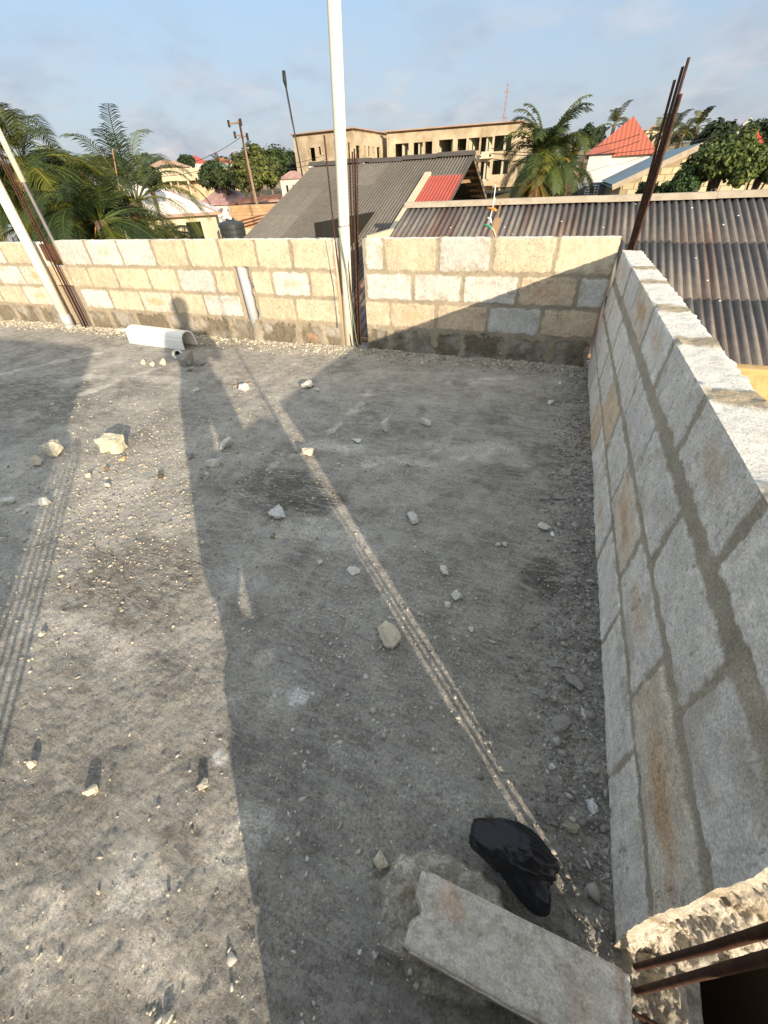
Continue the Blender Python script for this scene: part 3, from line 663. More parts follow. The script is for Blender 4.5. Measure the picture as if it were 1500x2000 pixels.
def stone(px_, py_, wpx, label, col=(.50, .48, .42), flat=.6, asp=.75, name='rubble_stone', cat='stone', group=None, seed=None, rot=None):
    c = at(px_, py_, Z=0); dpt = (c-np.array([0, 0, CH]))@CF
    # photo width -> metres, allowing for the wide-angle stretch off axis
    r = math.hypot(px_-750, py_-1000)/F_; wm = 1.22*wpx/F_*dpt/math.sqrt(1+.5*r*r)
    sd = seed if seed is not None else int(px_*7+py_*3)
    rs = random.Random(sd)
    V, F = hull_rock(sd, wm*.52, wm*.52*asp, wm*.5*flat, cuts=4 if wpx > 22 else 2, rough=.11)
    a = rs.uniform(0, PI) if rot is None else rot
    R = np.array(Matrix.Rotation(a, 3, 'Z')@Matrix.Rotation(rs.uniform(-.2, .2), 3, 'X'))
    V = V@R.T; V[:, 2] -= V[:, 2].min()+.05*wm
    z = slab_z(c[0], c[1])
    V += np.array([c[0], c[1], z])
    o = mesh(name, V, F, M_stone, col=np.tile(np.array(col), (len(V), 1)), loc=(c[0], c[1], z))
    return meta(o, label, cat, group)
P1 = (.60, .54, .42); P2 = (.60, .58, .53); P3 = (.62, .62, .62); G1 = (.30, .29, .27); T1 = (.44, .38, .30)
GR = 'loose stones lying on the slab'
S = [
 (113, 886, 46, 'pale knobbly stone touching a smaller one in sunlight at the left', P1, .8, .8),
 (76, 907, 32, 'small pale stone on the left side of the knobbly sunlit pair', P1, .8, .7),
 (18, 984, 32, 'grey-white stone in shade at the very left edge', P2, .6, .7),
 (38, 998, 16, 'tiny grey stone just right of the stone at the left edge', P2, .6, .7),
 (93, 983, 30, 'flat whitish stone lying across the striped rod shadows', P2, .6, .6),
 (443, 874, 32, 'squarish whitish stone in shade above the long flat one', P2, .6, .8),
 (418, 909, 32, 'long tilted pale stone below the squarish one in shade', P2, .6, .5),
 (405, 928, 14, 'small chip at the lower end of the long tilted stone', P2, .6, .5),
 (372, 893, 18, 'small rounded grey stone on the edge of the photographer shadow', G1, .6, .9),
 (602, 890, 26, 'pale round stone lying on the narrow sunlit stripe', P1, .8, .9),
 (543, 1008, 32, 'bright angular stone alone in the shade left of the sunlit stripe', P3, .7, .8),
 (755, 841, 20, 'upright pointed pale stone in the far shade', P2, 1.3, .8),
 (831, 829, 24, 'flat blue-grey stone right of the pointed one', P2, .6, .7),
 (698, 862, 26, 'thin white flake left of the pointed stone', P3, .25, .5),
 (602, 757, 26, 'pale stone at the far end of the sunlit stripe', P2, .6, .6),
 (620, 764, 12, 'small chip right of the stone at the far end of the stripe', P2, .6, .6),
 (807, 1014, 34, 'oval sandy stone in the middle of the shade', P2, .5, .6),
 (1060, 1031, 24, 'pale stone near the right wall above a white chip', P2, .5, .8),
 (1078, 1044, 14, 'bright white chip near the right wall', (.8, .8, .82), .4, .6),
 (626, 1101, 11, 'small round pebble alone left of the sunlit stripe', P2, .8, .9),
 (690, 1115, 26, 'flat squarish grey scrap beside the sunlit stripe', P2, .25, .8),
 (868, 1113, 22, 'flat grey flake right of the sunlit stripe', P2, .35, .7),
 (893, 1166, 24, 'pale rounded stone above a smaller one right of the stripe', P2, .6, .8),
 (873, 1183, 16, 'smaller pale stone just below the rounded one', P2, .6, .8),
 (765, 1246, 50, 'largest cream lump of mortar left of the sunlit stripe', P1, .7, .9),
 (745, 1680, 34, 'round pale stone above the mortar patty', P1, .8, .9),
 (731, 1862, 20, 'blue-white angular stone left of the loose block', P3, .8, 1.),
 (703, 1860, 11, 'tiny pale stone at the left of the angular one', P3, .8, 1.),
 (1154, 1578, 28, 'blue-white angular stone at the foot of the right wall', P3, .7, .8),
 (1076, 1501, 15, 'small white stone near the wall above the black bag', P3, .6, .8),
 (1075, 790, 16, 'small white chip in the far right of the shaded slab', P3, .5, .6),
 (1093, 750, 8, 'tiny bright chip near the far right corner', (.8, .8, .8), .5, .6),
 (478, 766, 24, 'pointed white stone below the wooden stick', P3, .7, .8),
 (368, 712, 38, 'grey folded lump of mortar below the white pipe fitting', G1, .8, .7),
 (391, 713, 20, 'small grey lump right of the folded one', G1, .8, .9),
 (372, 724, 12, 'tiny grey crumb at the foot of the folded mortar lump', G1, .8, .9),
 (324, 677, 24, 'pale stone leaning on the near edge of the white trough', P2, .8, .7),
 (281, 711, 13, 'sunlit white stone at the left of the crumb cluster', P1, .8, .9),
 (321, 713, 15, 'sunlit white stone at the right of the crumb cluster', P1, .8, .9),
 (300, 716, 11, 'sunlit crumb in the middle of the crumb cluster', P1, .8, .9),
 (386, 764, 12, 'upper of two small chips below the mortar lump', P2, .8, .7),
 (379, 770, 12, 'lower of two small chips below the mortar lump', P2, .8, .7),
 (181, 1546, 32, 'cream pointed stone with a long shadow in the sunlit foreground', P1, .75, .9),
 (401, 1536, 25, 'cream pointed stone near the edge of the large shadow', P1, .85, .8),
 (66, 1496, 19, 'cream crumb at the left of the sunlit foreground', P1, 1., .8),
 (330, 1988, 26, 'cream stone at the bottom edge in the sunlit foreground', P1, .8, .9),
 (118, 1872, 12, 'small white stone in the lower left sunlight', P1, .75, .9),
 (79, 1868, 13, 'small stone with a dark round shadow in the lower left', P1, .8, .9),
 (195, 1745, 9, 'tiny sunlit stone above the pale cement patch', P1, .9, .9),
 (330, 1747, 9, 'tiny sunlit stone on the pale cement patch', P1, .9, .9),
 (240, 898, 15, 'orange-tinted crumb below the broken block', (.6, .42, .24), .8, .8),
 (175, 932, 13, 'sunlit crumb below and left of the broken block', P1, .8, .8),
 (212, 950, 12, 'sunlit crumb further below the broken block', P1, .8, .8),
 (210, 918, 10, 'brown crumb under the broken block', (.2, .12, .07), .8, .8),
 (315, 933, 12, 'dark crumb alone in the sunlit strip', (.10, .08, .06), 1., .8),
 (84, 1240, 14, 'stone in the left sunlight beside the rod shadows', P1, .75, .9),
 (1097, 1416, 44, 'flat round splash of dried mortar by the right wall', G1, .18, .9),
 (1120, 1335, 40, 'ragged flake of mortar against the right wall', G1, .25, .6),
 (1083, 1300, 26, 'flat mortar scrap left of the ragged flake', G1, .22, .8),
 (1139, 1395, 22, 'pale torn flake of mortar at the wall foot', P2, .3, .7),
 (1060, 1366, 16, 'round grey pebble left of the dried splash', G1, .8, .9),
 (1080, 1368, 15, 'brownish pebble touching the round grey one', T1, .8, .9),
 (920, 1232, 12, 'angular pale chip right of the largest lump', P2, .6, .8),
 (985, 1065, 10, 'pair chip left of the white chip by the wall', P2, .8, .8),
 (972, 1066, 11, 'pale pebble of the pair in the right shade', P2, .8, .8),
 (1090, 975, 20, 'flat oval flake near the far right base', G1, .25, .6),
 (1064, 973, 20, 'flat grey flake left of the oval one', G1, .3, .6),
 (1012, 1185, 14, 'flat scrap midway between stripe and wall', G1, .3, .7),
]
for s_ in S:
    stone(s_[0], s_[1], s_[2], s_[3], s_[4], s_[5], s_[6], group=GR)
# broken block chunk
c = at(226, 880, Z=0); e = None
m_ = bmesh.new(); bmesh.ops.create_cube(m_, size=1.0)
bmesh.ops.subdivide_edges(m_, edges=m_.edges, cuts=12, use_grid_fill=True)
for v in m_.verts:
    v.co.x *= .155; v.co.y *= .10; v.co.z *= .115
    v.co.x += v.co.z*.15
    nz_ = mnoise.fractal(v.co*14, .8, 2.1, 4); v.co += v.co.normalized()*nz_*.012
    cut = v.co.x+.5*v.co.z-.115
    if cut > 0: v.co.x -= cut*.8
    if abs(v.co.x+.03) < .02 and v.co.y < -.03: v.co.y += .025
V_ = np.array([v.co[:] for v in m_.verts])@np.array(Matrix.Rotation(.25, 3, 'Z')).T; m_.verts.index_update(); F_l = [tuple(v.index for v in f.verts) for f in m_.faces]; m_.free()
V_ += np.array([c[0], c[1], .062])
meta(mesh('block_fragment', V_, F_l, M_stone, col=np.tile(np.array([.58, .53, .40]), (len(V_), 1))), 'broken cream block fragment casting a short shadow in the sunlight', 'block fragment')
# wooden stick
a_, b2 = at(455, 755, Z=.012), at(492, 748, Z=.012); m_ = MB(); m_.beam(a_, b2, .035, .02); meta(bevel(m_.build('wood_offcut', material('dusty_wood', (.30, .23, .16), .9, .2, 8)), .003), 'short tan wood offcut above a white stone', 'wood offcut')
stone(1110, 1620, 46, 'flat dusty mortar slab at the wall foot behind the black bag', (.33, .30, .24), .25, .45, group=GR, rot=.5)
# white trough (half pipe) lying open side down
A = at(262, 668, Z=0)+np.array([0, .06, 0]); B = at(360, 684, Z=0)+np.array([.02, .10, 0]); A[2] = B[2] = .004
dA = (B-A); Lt = np.linalg.norm(dA); dA /= Lt; nA = np.array([-dA[1], dA[0], 0])
def trough_profile(r, hh):
    P = [(-r*1.06, 0), (-r, hh*.55)]
    for i in range(11):
        t = PI-PI*i/10; P.append((math.cos(t)*r*.92, hh*.62+math.sin(t)*hh*.38))
    return P+[(r, hh*.55), (r*1.06, 0)]
outp, inp = trough_profile(.115, .20), trough_profile(.10, .185)
ls = np.linspace(0, Lt, 14); G = []
for l in ls:
    taper = 1-.06*(l/Lt)
    ring_ = [(x*taper, z) for x, z in outp]+[(x*taper, z) for x, z in inp[::-1]]
    G.append([A+dA*l+nA*x+np.array([0, 0, z]) for x, z in ring_+[ring_[0]]])
G = np.array(G); m_ = MB(); m_.grid(G)
npf = len(outp)
for gi, rev in ((0, False), (-1, True)):
    for i in range(npf-1):
        q = [G[gi][i], G[gi][i+1], G[gi][2*npf-2-i], G[gi][2*npf-1-i]]; m_.quad(*(q[::-1] if rev else q))
meta(m_.build('white_trough', M_white, sm=False), 'glossy white U-shaped trough lying upside down by the back wall', 'trough')
# pipe fitting
c = at(347, 692, Z=.05); e = thing('pipe_fitting', (c[0], c[1], 0), 'small white pipe elbow lying in front of the white trough', 'pipe fitting')
m_ = MB(); d_ = np.array([.5, -.8, .28]); d_ /= np.linalg.norm(d_)
th = np.linspace(0, 2*PI, 21)
sa = np.cross(d_, [0, 0, 1]); sa /= np.linalg.norm(sa); sb = np.cross(d_, sa)
G = np.array([[c+d_*t+(sa*math.cos(a)+sb*math.sin(a))*r for a in th] for t, r in ((-.13, .03), (-.05, .034), (-.02, .05), (.035, .052), (.035, .042), (-.03, .038), (-.12, .03))]); m_.grid(G); m_.build('socket', M_white, e, sm=True)
m_ = MB(); m_.tube([c-d_*.03, c-d_*.025], .037, 18); m_.build('inner_disc', M_dark, e); 
# small white carton
c = at(238, 651, Z=0); m_ = MB(); m_.box((-.07, -.04, 0), (.07, .04, .055), R=np.array(Matrix.Rotation(-.2, 3, 'Z')), o=(c[0], c[1]+.03, .003)); meta(bevel(m_.build('paper_box', material('old_white_card', (.6, .6, .58), .8, .15, 30)), .004), 'small crushed white carton left of the white trough', 'carton')
# loose block on mortar
m_ = bmesh.new(); bmesh.ops.create_cube(m_, size=1.0)
bmesh.ops.bevel(m_, geom=m_.edges[:], offset=.03, segments=2, affect='EDGES')
bmesh.ops.subdivide_edges(m_, edges=m_.edges, cuts=22, use_grid_fill=True)
V_ = np.array([v.co[:] for v in m_.verts]); m_.verts.index_update(); F_l = [tuple(v.index for v in f.verts) for f in m_.faces]; m_.free()
V_ *= np.array([.485, .150, .115])
nrm_ = V_/np.array([.485, .150, .115])**2; nrm_ /= np.linalg.norm(nrm_, axis=1)[:, None]
V_ += nrm_*((fbm(V_[:, 0]*45+9, V_[:, 1]*45, V_[:, 2]*45, o=4, s=901, g=.6)-.5)*.010)[:, None]
notch = smooth(.03, .0, np.abs(V_[:, 1]-.0)+.0)*smooth(-.19, -.235, V_[:, 0]); V_[:, 0] += notch*.022
cb_ = np.ones((len(V_), 3))*np.array([.68, .63, .56])
sp = np.hypot((V_[:, 0]+.15)/.06, (V_[:, 1]-.03)/.05)+(fbm(V_[:, 0]*20, V_[:, 1]*20, s=903)-.5)*1.2; k = smooth(1, .2, sp)[:, None]*.6; cb_ = cb_*(1-k)+np.array([.58, .38, .25])*k
sp = np.hypot((V_[:, 0]-.14)/.05, (V_[:, 1]+.02)/.06)+(fbm(V_[:, 0]*20, V_[:, 1]*20, s=904)-.5)*1.2; k = smooth(1, .2, sp)[:, None]*.5; cb_ = cb_*(1-k)+np.array([.58, .38, .25])*k
cb_ *= (.70+.60*fbm(V_[:, 0]*75, V_[:, 1]*60, V_[:, 2]*70, o=3, s=905, g=.7))[:, None]
Rm = np.array(Matrix.Rotation(-.01, 3, 'Z')@Matrix.Rotation(.03, 3, 'Y'))
V_ = V_@Rm.T+np.array([.218, .113, .090])
meta(mesh('loose_block', V_, F_l, M_block, col=cb_, sm=True), 'loose sandcrete block lying on a mortar patty in the bottom foreground', 'concrete block').data.materials[0] = material('loose_sandcrete', (1, 1, 1), .95, .12, 12, bump=1., bscale=90, bdist=.007, vcol=True, speck=.2, speck_scale=160, spots=(.40, .32, .24), spot_scale=38, spot_amt=.55)
# black bag
def bag():
    m_ = bmesh.new(); bmesh.ops.create_icosphere(m_, subdivisions=6, radius=1.0)
    a0 = at(925, 1632, Z=.045); a1 = at(1070, 1705, Z=.05); tail = at(1043, 1785, Z=.02)
    ax = a1-a0; ax[2] = 0; L_ = np.linalg.norm(ax); ax /= L_; pn = np.array([-ax[1], ax[0], 0]); mid = (a0+a1)/2
    V = np.array([v.co[:] for v in m_.verts]); m_.verts.index_update(); F = [tuple(v.index for v in f.verts) for f in m_.faces]; m_.free()
    x, y, z = V.T
    rs = np.random.default_rng(17)
    pl_ = rs.normal(size=(34, 3)); pl_ /= np.linalg.norm(pl_, axis=1)[:, None]; off_ = rs.uniform(.80, .97, 34)
    rad = off_[None]/np.maximum(V@pl_.T, 1e-3); rad = np.minimum(rad, 1.12)
    k = -np.log(np.exp(-rad*26).sum(1))/26; k = k/np.median(k)
    th = np.arctan2(z, y); wob = fbm(x*1.6, np.cos(th)*1.5, np.sin(th)*1.5, o=3, s=955)*4
    f1 = 1-np.abs(np.sin(th*3.5+wob)); f2 = 1-np.abs(np.sin(th*8+wob*1.7-x*1.5))
    k = k+.10*(f1**6-.1)*smooth(-.6, .7, x)+.045*(f2**6-.1)*(.2+.8*np.abs(x))+.05*(fbm(x*5, y*5, z*5, s=956)-.5)
    w_ = .064*(1-.16*x*x)
    fat = np.clip(1-x*x, .04, 1)**-.24
    out_ = mid+np.outer(x*L_*.52*k, ax)+np.outer(y*w_*k*fat*.96, pn)+np.stack([0*z, 0*z, z*.052*k*fat], 1)
    # the tail: pull lower right vertices towards the tail point
    td = tail-mid; td /= np.linalg.norm(td)
    s_ = smooth(.72, 1.0, (V@np.array([.50, -.82, -.2])))
    out_ += np.outer(s_, (tail-mid)*.50)
    out_[:, 2] = np.maximum(out_[:, 2]+.045, .006)
    return mesh('black_bag', out_, F, M_bag, sm=True)
meta(bag(), 'knotted black plastic bag lying beside the loose block', 'plastic bag')
# gravel: countless small bits
def gravel():
    pts, szs, cl = [], [], []
    def put(x, y, s, c): pts.append((x, y, slab_z(x, y)+s*.15)); szs.append(s); cl.append(c)
    R_ = random.Random(3)
    def colr():
        v = R_.random()
        if v < .5: return (.46, .43, .37)
        if v < .75: return (.33, .31, .28)
        if v < .9: return (.24, .22, .20)
        return (.62, .58, .48)
    n = 0
    while n < 17000:       # general scatter, denser near the camera
        x, y = R_.uniform(-9.5, .47), R_.uniform(-.8, 4.33)
        if R_.random() > .12+.88*math.exp(-((x+.6)**2+(y-.6)**2)/7.0): continue
        if vn(np.array(x*2.1), np.array(y*2.1), s=77) < .38*R_.random()+.1: continue
        put(x, y, R_.choice([.0012, .0014, .0016, .002, .0026, .0038]) * (1.5 if y > 2 else 1), colr()); n += 1
    for _ in range(420):   # flat flakes of mortar there
        x = .47-abs(R_.gauss(0, .12)); y = R_.uniform(.25, 3.2); put(x, y, abs(R_.gauss(.005, .004))+.003, (.30, .285, .255) if R_.random() < .7 else (.42, .40, .37))
    for _ in range(6500):  # foot of the right wall
        x = .475-abs(R_.gauss(0, .13)); y = R_.uniform(.2, 4.3)
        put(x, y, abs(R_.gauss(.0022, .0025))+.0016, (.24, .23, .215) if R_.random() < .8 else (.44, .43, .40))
    for _ in range(5200):  # foot of the back wall
        x = R_.uniform(-9.5, .45); y = 4.35-abs(R_.gauss(0, .12)); put(x, y, abs(R_.gauss(.007, .004))+.003, (.58, .52, .41) if R_.random() < .7 else (.36, .32, .26))
    for _ in range(2400):  # sunlit strip at the left
        x, y = R_.gauss(-2.6, .9), R_.gauss(1.6, .8); put(x, y, abs(R_.gauss(.0025, .003))+.002, (.56, .50, .39))
    for _ in range(1500):
        x, y = R_.gauss(-2.2, .65), R_.gauss(1.35, .5); put(x, y, abs(R_.gauss(.0035, .003))+.003, (.50, .45, .35) if R_.random() < .6 else (.28, .25, .20))
    for _ in range(900):
        x, y = R_.gauss(-.35, .28), R_.gauss(.75, .45)
        if x > .45: continue
        put(x, y, abs(R_.gauss(.003, .0025))+.002, (.48, .46, .42))
    for s_ in S:
        c_ = at(s_[0], s_[1], Z=0); w_ = s_[2]/F_*1.6
        for _ in range(9 if s_[2] > 16 else 3):
            a_, r_ = R_.uniform(0, 2*PI), w_*abs(R_.gauss(.6, .6)); x, y = c_[0]+math.cos(a_)*r_, c_[1]+math.sin(a_)*r_
            if x < .47 and y < 4.33: put(x, y, w_*R_.uniform(.03, .11), tuple(v*.85 for v in s_[4]))
    P = np.array(pts); n = len(P)
    ico = bmesh.new(); bmesh.ops.create_icosphere(ico, subdivisions=1, radius=1); b0 = np.array([v.co[:] for v in ico.verts]); ico.verts.index_update(); f0 = np.array([[v.index for v in f.verts] for f in ico.faces]); ico.free()
    rs = np.random.default_rng(5)
    jit = rs.uniform(.40, 1.45, (n, len(b0), 1)); sc = np.array(szs)[:, None, None]*rs.uniform(.45, 1.5, (n, 1, 3))*np.array([1, 1, .6])
    a = rs.uniform(0, 2*PI, n); V = b0[None]*jit*sc
    c_, s_ = np.cos(a)[:, None], np.sin(a)[:, None]
    X = V[..., 0]*c_-V[..., 1]*s_; Y = V[..., 0]*s_+V[..., 1]*c_
    V = np.stack([X, Y, V[..., 2]], -1)+P[:, None]
    F = (f0[None]+(np.arange(n)*len(b0))[:, None, None]).reshape(-1, 3)
    C = np.repeat(np.array(cl)*rs.uniform(.75, 1.15, (n, 1)), len(b0), axis=0)
    return mesh('gravel', V.reshape(-1, 3), F, M_pebble, col=C, loc=(0, 0, 0))
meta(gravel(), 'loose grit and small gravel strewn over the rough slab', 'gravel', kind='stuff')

# ------------------------------------------------------------------ what stands behind the viewer (casts the big shadows)
def person():
    e = thing('person', (.144, -.257, .28), 'person in a dark shirt and trousers holding up a phone, standing on blocks', 'person')
    f = np.array([-.38, .92, 0]); f /= np.linalg.norm(f); l = np.array([-f[1], f[0], 0])  # forward, left
    o = np.array([.144, -.257, .28])
    def P(a, b, z): return tuple(o+f*a+l*b+np.array([0, 0, z]))
    def skin(name, pts, edges, rad, mat):
        me = bpy.data.meshes.new(name); loc = np.array(e.location)
        me.from_pydata([tuple(np.array(p)-loc) for p in pts], edges, []); me.update(); me.materials.append(mat)
        ob = bpy.data.objects.new(name, me); COL.objects.link(ob); ob.parent = e
        sk = ob.modifiers.new('skin', 'SKIN'); sk.use_smooth_shade = True
        for i, r in enumerate(rad): me.skin_vertices[0].data[i].radius = (r, r) if not isinstance(r, tuple) else r
        me.skin_vertices[0].data[0].use_root = True
        ss = ob.modifiers.new('sub', 'SUBSURF'); ss.levels = 2; ss.render_levels = 2
        return ob
    s = 1.04
    pts = [P(0, 0, 1.0*s), P(0, 0, 1.2*s), P(-.01, 0, 1.42*s), P(0, -.02, 1.56*s), P(.03, -.03, 1.72*s), P(.03, -.03, 1.80*s),
           P(0, .12, .95*s), P(.01, .15, .52*s), P(-.02, .16, .09*s), P(.10, .17, .04*s),
           P(0, -.12, .95*s), P(.01, -.14, .52*s), P(-.02, -.15, .09*s), P(.10, -.16, .04*s),
           P(0, .22, 1.46*s), P(.02, .30, 1.18*s), P(.16, .13, 1.19*s), P(.21, .09, 1.19*s),
           P(0, -.24, 1.46*s), P(.02, -.31, 1.18*s), P(.16, -.13, 1.19*s), P(.21, -.09, 1.19*s)]
    ed = [(0,1),(1,2),(2,3),(3,4),(4,5),(0,6),(6,7),(7,8),(8,9),(0,10),(10,11),(11,12),(12,13),(2,14),(14,15),(15,16),(16,17),(2,18),(18,19),(19,20),(20,21)]
    rad = [(.17,.12),(.16,.11),(.17,.11),.06,(.085,.10),(.07,.085), .10,.07,.05,.04, .10,.07,.05,.04, .065,.05,.035,.03,.065,.05,.035,.03]
    skin('body', pts, ed, rad, M_skin)
    skin('shirt', [P(0,0,.98*s), P(0,0,1.2*s), P(-.01,0,1.44*s), P(0,.20,1.46*s), P(.02,.28,1.26*s), P(0,-.22,1.46*s), P(.02,-.29,1.26*s)], [(0,1),(1,2),(2,3),(3,4),(2,5),(5,6)], [(.20,.14),(.185,.13),(.19,.12),.085,.075,.085,.075], M_cloth)
    skin('trousers', [P(0,0,1.0*s), P(0,.11,.88*s), P(.01,.15,.52*s), P(-.02,.16,.13*s), P(0,-.11,.88*s), P(.01,-.14,.52*s), P(-.02,-.15,.13*s)], [(0,1),(1,2),(2,3),(0,4),(4,5),(5,6)], [(.18,.13),.13,.11,.10,.13,.11,.10], M_trouser)
    for sgn in (1, -1):
        m_ = MB(); c0 = np.array(P(.03, sgn*.165, .045)); m_.beam(c0-f*.13, c0+f*.14, .10, .09); bevel(m_.build('shoe', M_shoe, e), .03, 3)
        hc = np.array(P(.235, sgn*.085, 1.19*s))
        for k in range(4):   # fingers curled round the phone
            z = (k-1.5)*.021; ln = [.058, .068, .064, .050][k]
            a0 = hc+np.array([0, 0, z-.015]); m_ = MB(); m_.tube([a0, a0+f*ln*.5-l*sgn*.004, a0+f*ln*.55-l*sgn*ln*.35, a0+f*ln*.3-l*sgn*ln*.55], [.009, .0085, .008, .007], 8); m_.build('finger', M_skin, e, sm=True)
        m_ = MB(); a0 = hc+np.array([0, 0, .025]); m_.tube([a0-f*.02, a0-l*sgn*.02+np.array([0, 0, .012]), a0-l*sgn*.045+np.array([0, 0, .016])], [.011, .010, .008], 8); m_.build('thumb', M_skin, e, sm=True)
    # face and hair
    hc = np.array(P(.03, -.03, 1.77*s))
    m_ = MB(); m_.tube([hc+f*.10-np.array([0,0,.0]), hc+f*.125-np.array([0,0,.035]), hc+f*.10-np.array([0,0,.05])], [.010, .016, .008], 8); m_.build('nose', M_skin, e, sm=True)
    for sg in (1, -1):
        m_ = MB(); q = hc+f*.085+l*sg*.033+np.array([0,0,.005]); m_.tube([q, q+f*.012, q+f*.018], [.013, .012, .004], 8); m_.build('eye', M_white, e, sm=True)
        m_ = MB(); q = hc+l*sg*.088; m_.tube([q-np.array([0,0,.035]), q+l*sg*.012, q+np.array([0,0,.03])], [.008, .016, .009], 8); m_.build('ear', M_skin, e, sm=True)
    m_ = MB(); q = hc+f*.105-np.array([0,0,.075]); m_.tube([q+l*.028, q+f*.006, q-l*.028], [.004, .008, .004], 8); m_.build('mouth', material('lips', (.18, .07, .055), .5, .05), e, sm=True)
    mb = bmesh.new(); bmesh.ops.create_icosphere(mb, subdivisions=4, radius=1); V = np.array([v.co[:] for v in mb.verts]); mb.verts.index_update(); F = [tuple(v.index for v in f_.verts) for f_ in mb.faces]; mb.free()
    keep = (V[:, 2] > -.1) | (V@np.array([-f[0], -f[1], 0]) > .2)
    V2 = V*np.array([.105, .105, .125])*(1+.05*(fbm(V[:, 0]*9, V[:, 1]*9, V[:, 2]*9, s=4)-.5))[:, None]+hc+np.array([0, 0, .03])-f*.012
    F = [t for t in F if all(keep[i] for i in t)]
    mesh('hair', V2, F, M_black, e, sm=True)
    return e
person()
e = thing('phone', (-.0, -.0, CH-.05), 'black phone held level at chest height by the standing person', 'phone')
pcn = np.array([0, 0, CH])-CF*.035-CU*.055
m_ = MB(); m_.beam(pcn-CR*.075*0-CU*.08, pcn+CU*.08, .078, .009, up=tuple(CF)); bevel(m_.build('phone_body', M_black, e), .004, 2)
e = thing('block_stack', (.15, -.27, 0), 'two flat concrete blocks the person stands on', 'concrete blocks')
for z in (0, .14):
    m_ = MB(); m_.box((-.05, -.41, z+.004), (.35, -.12, z+.138)); bevel(m_.build('block', M_conc, e), .008)
m_ = MB(); m_.box((-2.9, -1.85, 0), (-.10, -1.6, 2.05)); meta(bevel(m_.build('stair_wall', M_plaster), .01), 'unfinished stairhead wall behind the viewer on the left', 'wall')
st = []
for k_, q in enumerate((-1.07, -1.10, -1.135, -1.165, -1.20)):
    u_ = .42+.03*(k_ % 2); x, y = .2+.698*q-.716*u_, -.2+.716*q+.698*u_; st.append(np.array([(x, y, -.02), (x, y, .5), (x+.003, y, .92+.02*k_)]))
rods('column_rods', st, .008, 'short starter rods standing on the slab left of the viewer', 'steel rods', (-.9, -.75, 0))

# ------------------------------------------------------------------ neighbouring roofs
TAN = .344
def corr_roof(X0, X1, Yr, Zr, Ye, pitch, amp, rows, colfn, skew=0., npw=8):
    """one slope of wavy sheet rising towards +Y"""
    nx = int((X1-X0)/pitch*npw); xs = np.linspace(X0, X1, nx+1)
    V, Fs, C = [], [], []; n = 0
    yb = np.linspace(Ye, Yr, rows+1)
    for r in range(rows):
        ys = np.array([yb[r]-(.07 if r else 0), (yb[r]+yb[r+1])/2, yb[r+1]])
        X, Y = np.meshgrid(xs, ys, indexing='ij')
        ph = 2*PI*X/pitch
        Z = Zr-TAN*(Yr-Y)+amp*np.sin(ph)*(1+.0*X)-.012*r/rows+.012*((yb[r+1]-Y)/(yb[r+1]-yb[r]))*0+.005*((yb[r+1]-Y)/(yb[r+1]-yb[r]))+.008*(fbm(X*.7, Y*.5+r*7, s=500)-.5)
        V.append(np.stack([X, Y, Z], -1).reshape(-1, 3)); F = gridfaces(len(xs), 3)+n; n += X.size; Fs.append(F); C.append(colfn(X, Y, r).reshape(-1, 3))
    return np.vstack(V), np.vstack(Fs), np.vstack(C)
def col_right(X, Y, r):
    sheet = np.floor(X/1.02); t = _h(sheet, np.full_like(X, r), 0*X, 5)
    c = np.ones(X.shape+(3,))*np.array([.125, .112, .106]); t = _h(sheet, 0*X, 0*X, 5); c *= (.85+.3*t)[..., None]
    k = smooth(.48, .72, fbm(X*2.2, Y*.5, s=511))[..., None]*.7; c = c*(1-k)+np.array([.10, .05, .04])*k
    k = smooth(.5, .75, fbm(X*5, Y*1.2, s=512))[..., None]*.55; c = c*(1-k)+np.array([.27, .24, .20])*k
    # the weathered pale crowns of the waves, dirt and painted-in shade in the valleys
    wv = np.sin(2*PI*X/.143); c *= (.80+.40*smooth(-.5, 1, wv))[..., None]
    return c
def col_left(X, Y, r):
    sheet = np.floor(X/.98); t = _h(sheet, np.full_like(X, r), 0*X, 8)
    c = np.ones(X.shape+(3,))*np.array([.150, .138, .122]); c *= (.82+.30*t)[..., None]
    k = smooth(.5, .75, fbm(X*1.2, Y*.35, s=521))[..., None]*.6; c = c*(1-k)+np.array([.11, .095, .08])*k
    c *= (.72+.46*smooth(-.6, 1, np.sin(2*PI*X/.112)))[..., None]  # valleys shaded in the colour to make the waves show
    return c
# right house
e = thing('corrugated_roof_house', (5, 10, GZ), 'long neighbouring house under a dark wavy sheet roof with a tan ridge, right of centre', 'house')
XR0 = at(800, 398, Y=13)[0]
V_, F2, C_ = corr_roof(XR0, 17, 13, .985, 7.47, .143, .025, 3, col_right)
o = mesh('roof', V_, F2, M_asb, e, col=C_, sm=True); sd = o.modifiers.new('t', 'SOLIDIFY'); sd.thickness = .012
Vb = V_.copy(); Vb[:, 1] = 26-Vb[:, 1]; Vb[:, 1] += .02; o = mesh('rear_roof', Vb, F2[:, ::-1], M_asb, e, col=C_, sm=True)
m_ = MB()
xs_ = np.arange(XR0-.12, 17, 2.4)
for i, x in enumerate(xs_):
    dz = .006*(i % 2)
    m_.prism([(x, 12.80, .955+dz), (x, 12.93, 1.075+dz), (x, 13.05, 1.08+dz), (x, 13.25, .96+dz), (x, 13.0, .99+dz)], (2.41, 0, 0))
bevel(m_.build('ridge_cap', M_ridge, e), .012)
m_ = MB(); 
m_.box((XR0+.25, 7.75, GZ), (16.8, 7.95, -.95)); m_.box((XR0+.25, 7.95, GZ), (XR0+.45, 18, -.8)); m_.box((16.6, 7.95, GZ), (16.8, 18, -.8)); m_.box((XR0+.45, 17.9, GZ), (16.6, 18.1, -.9))
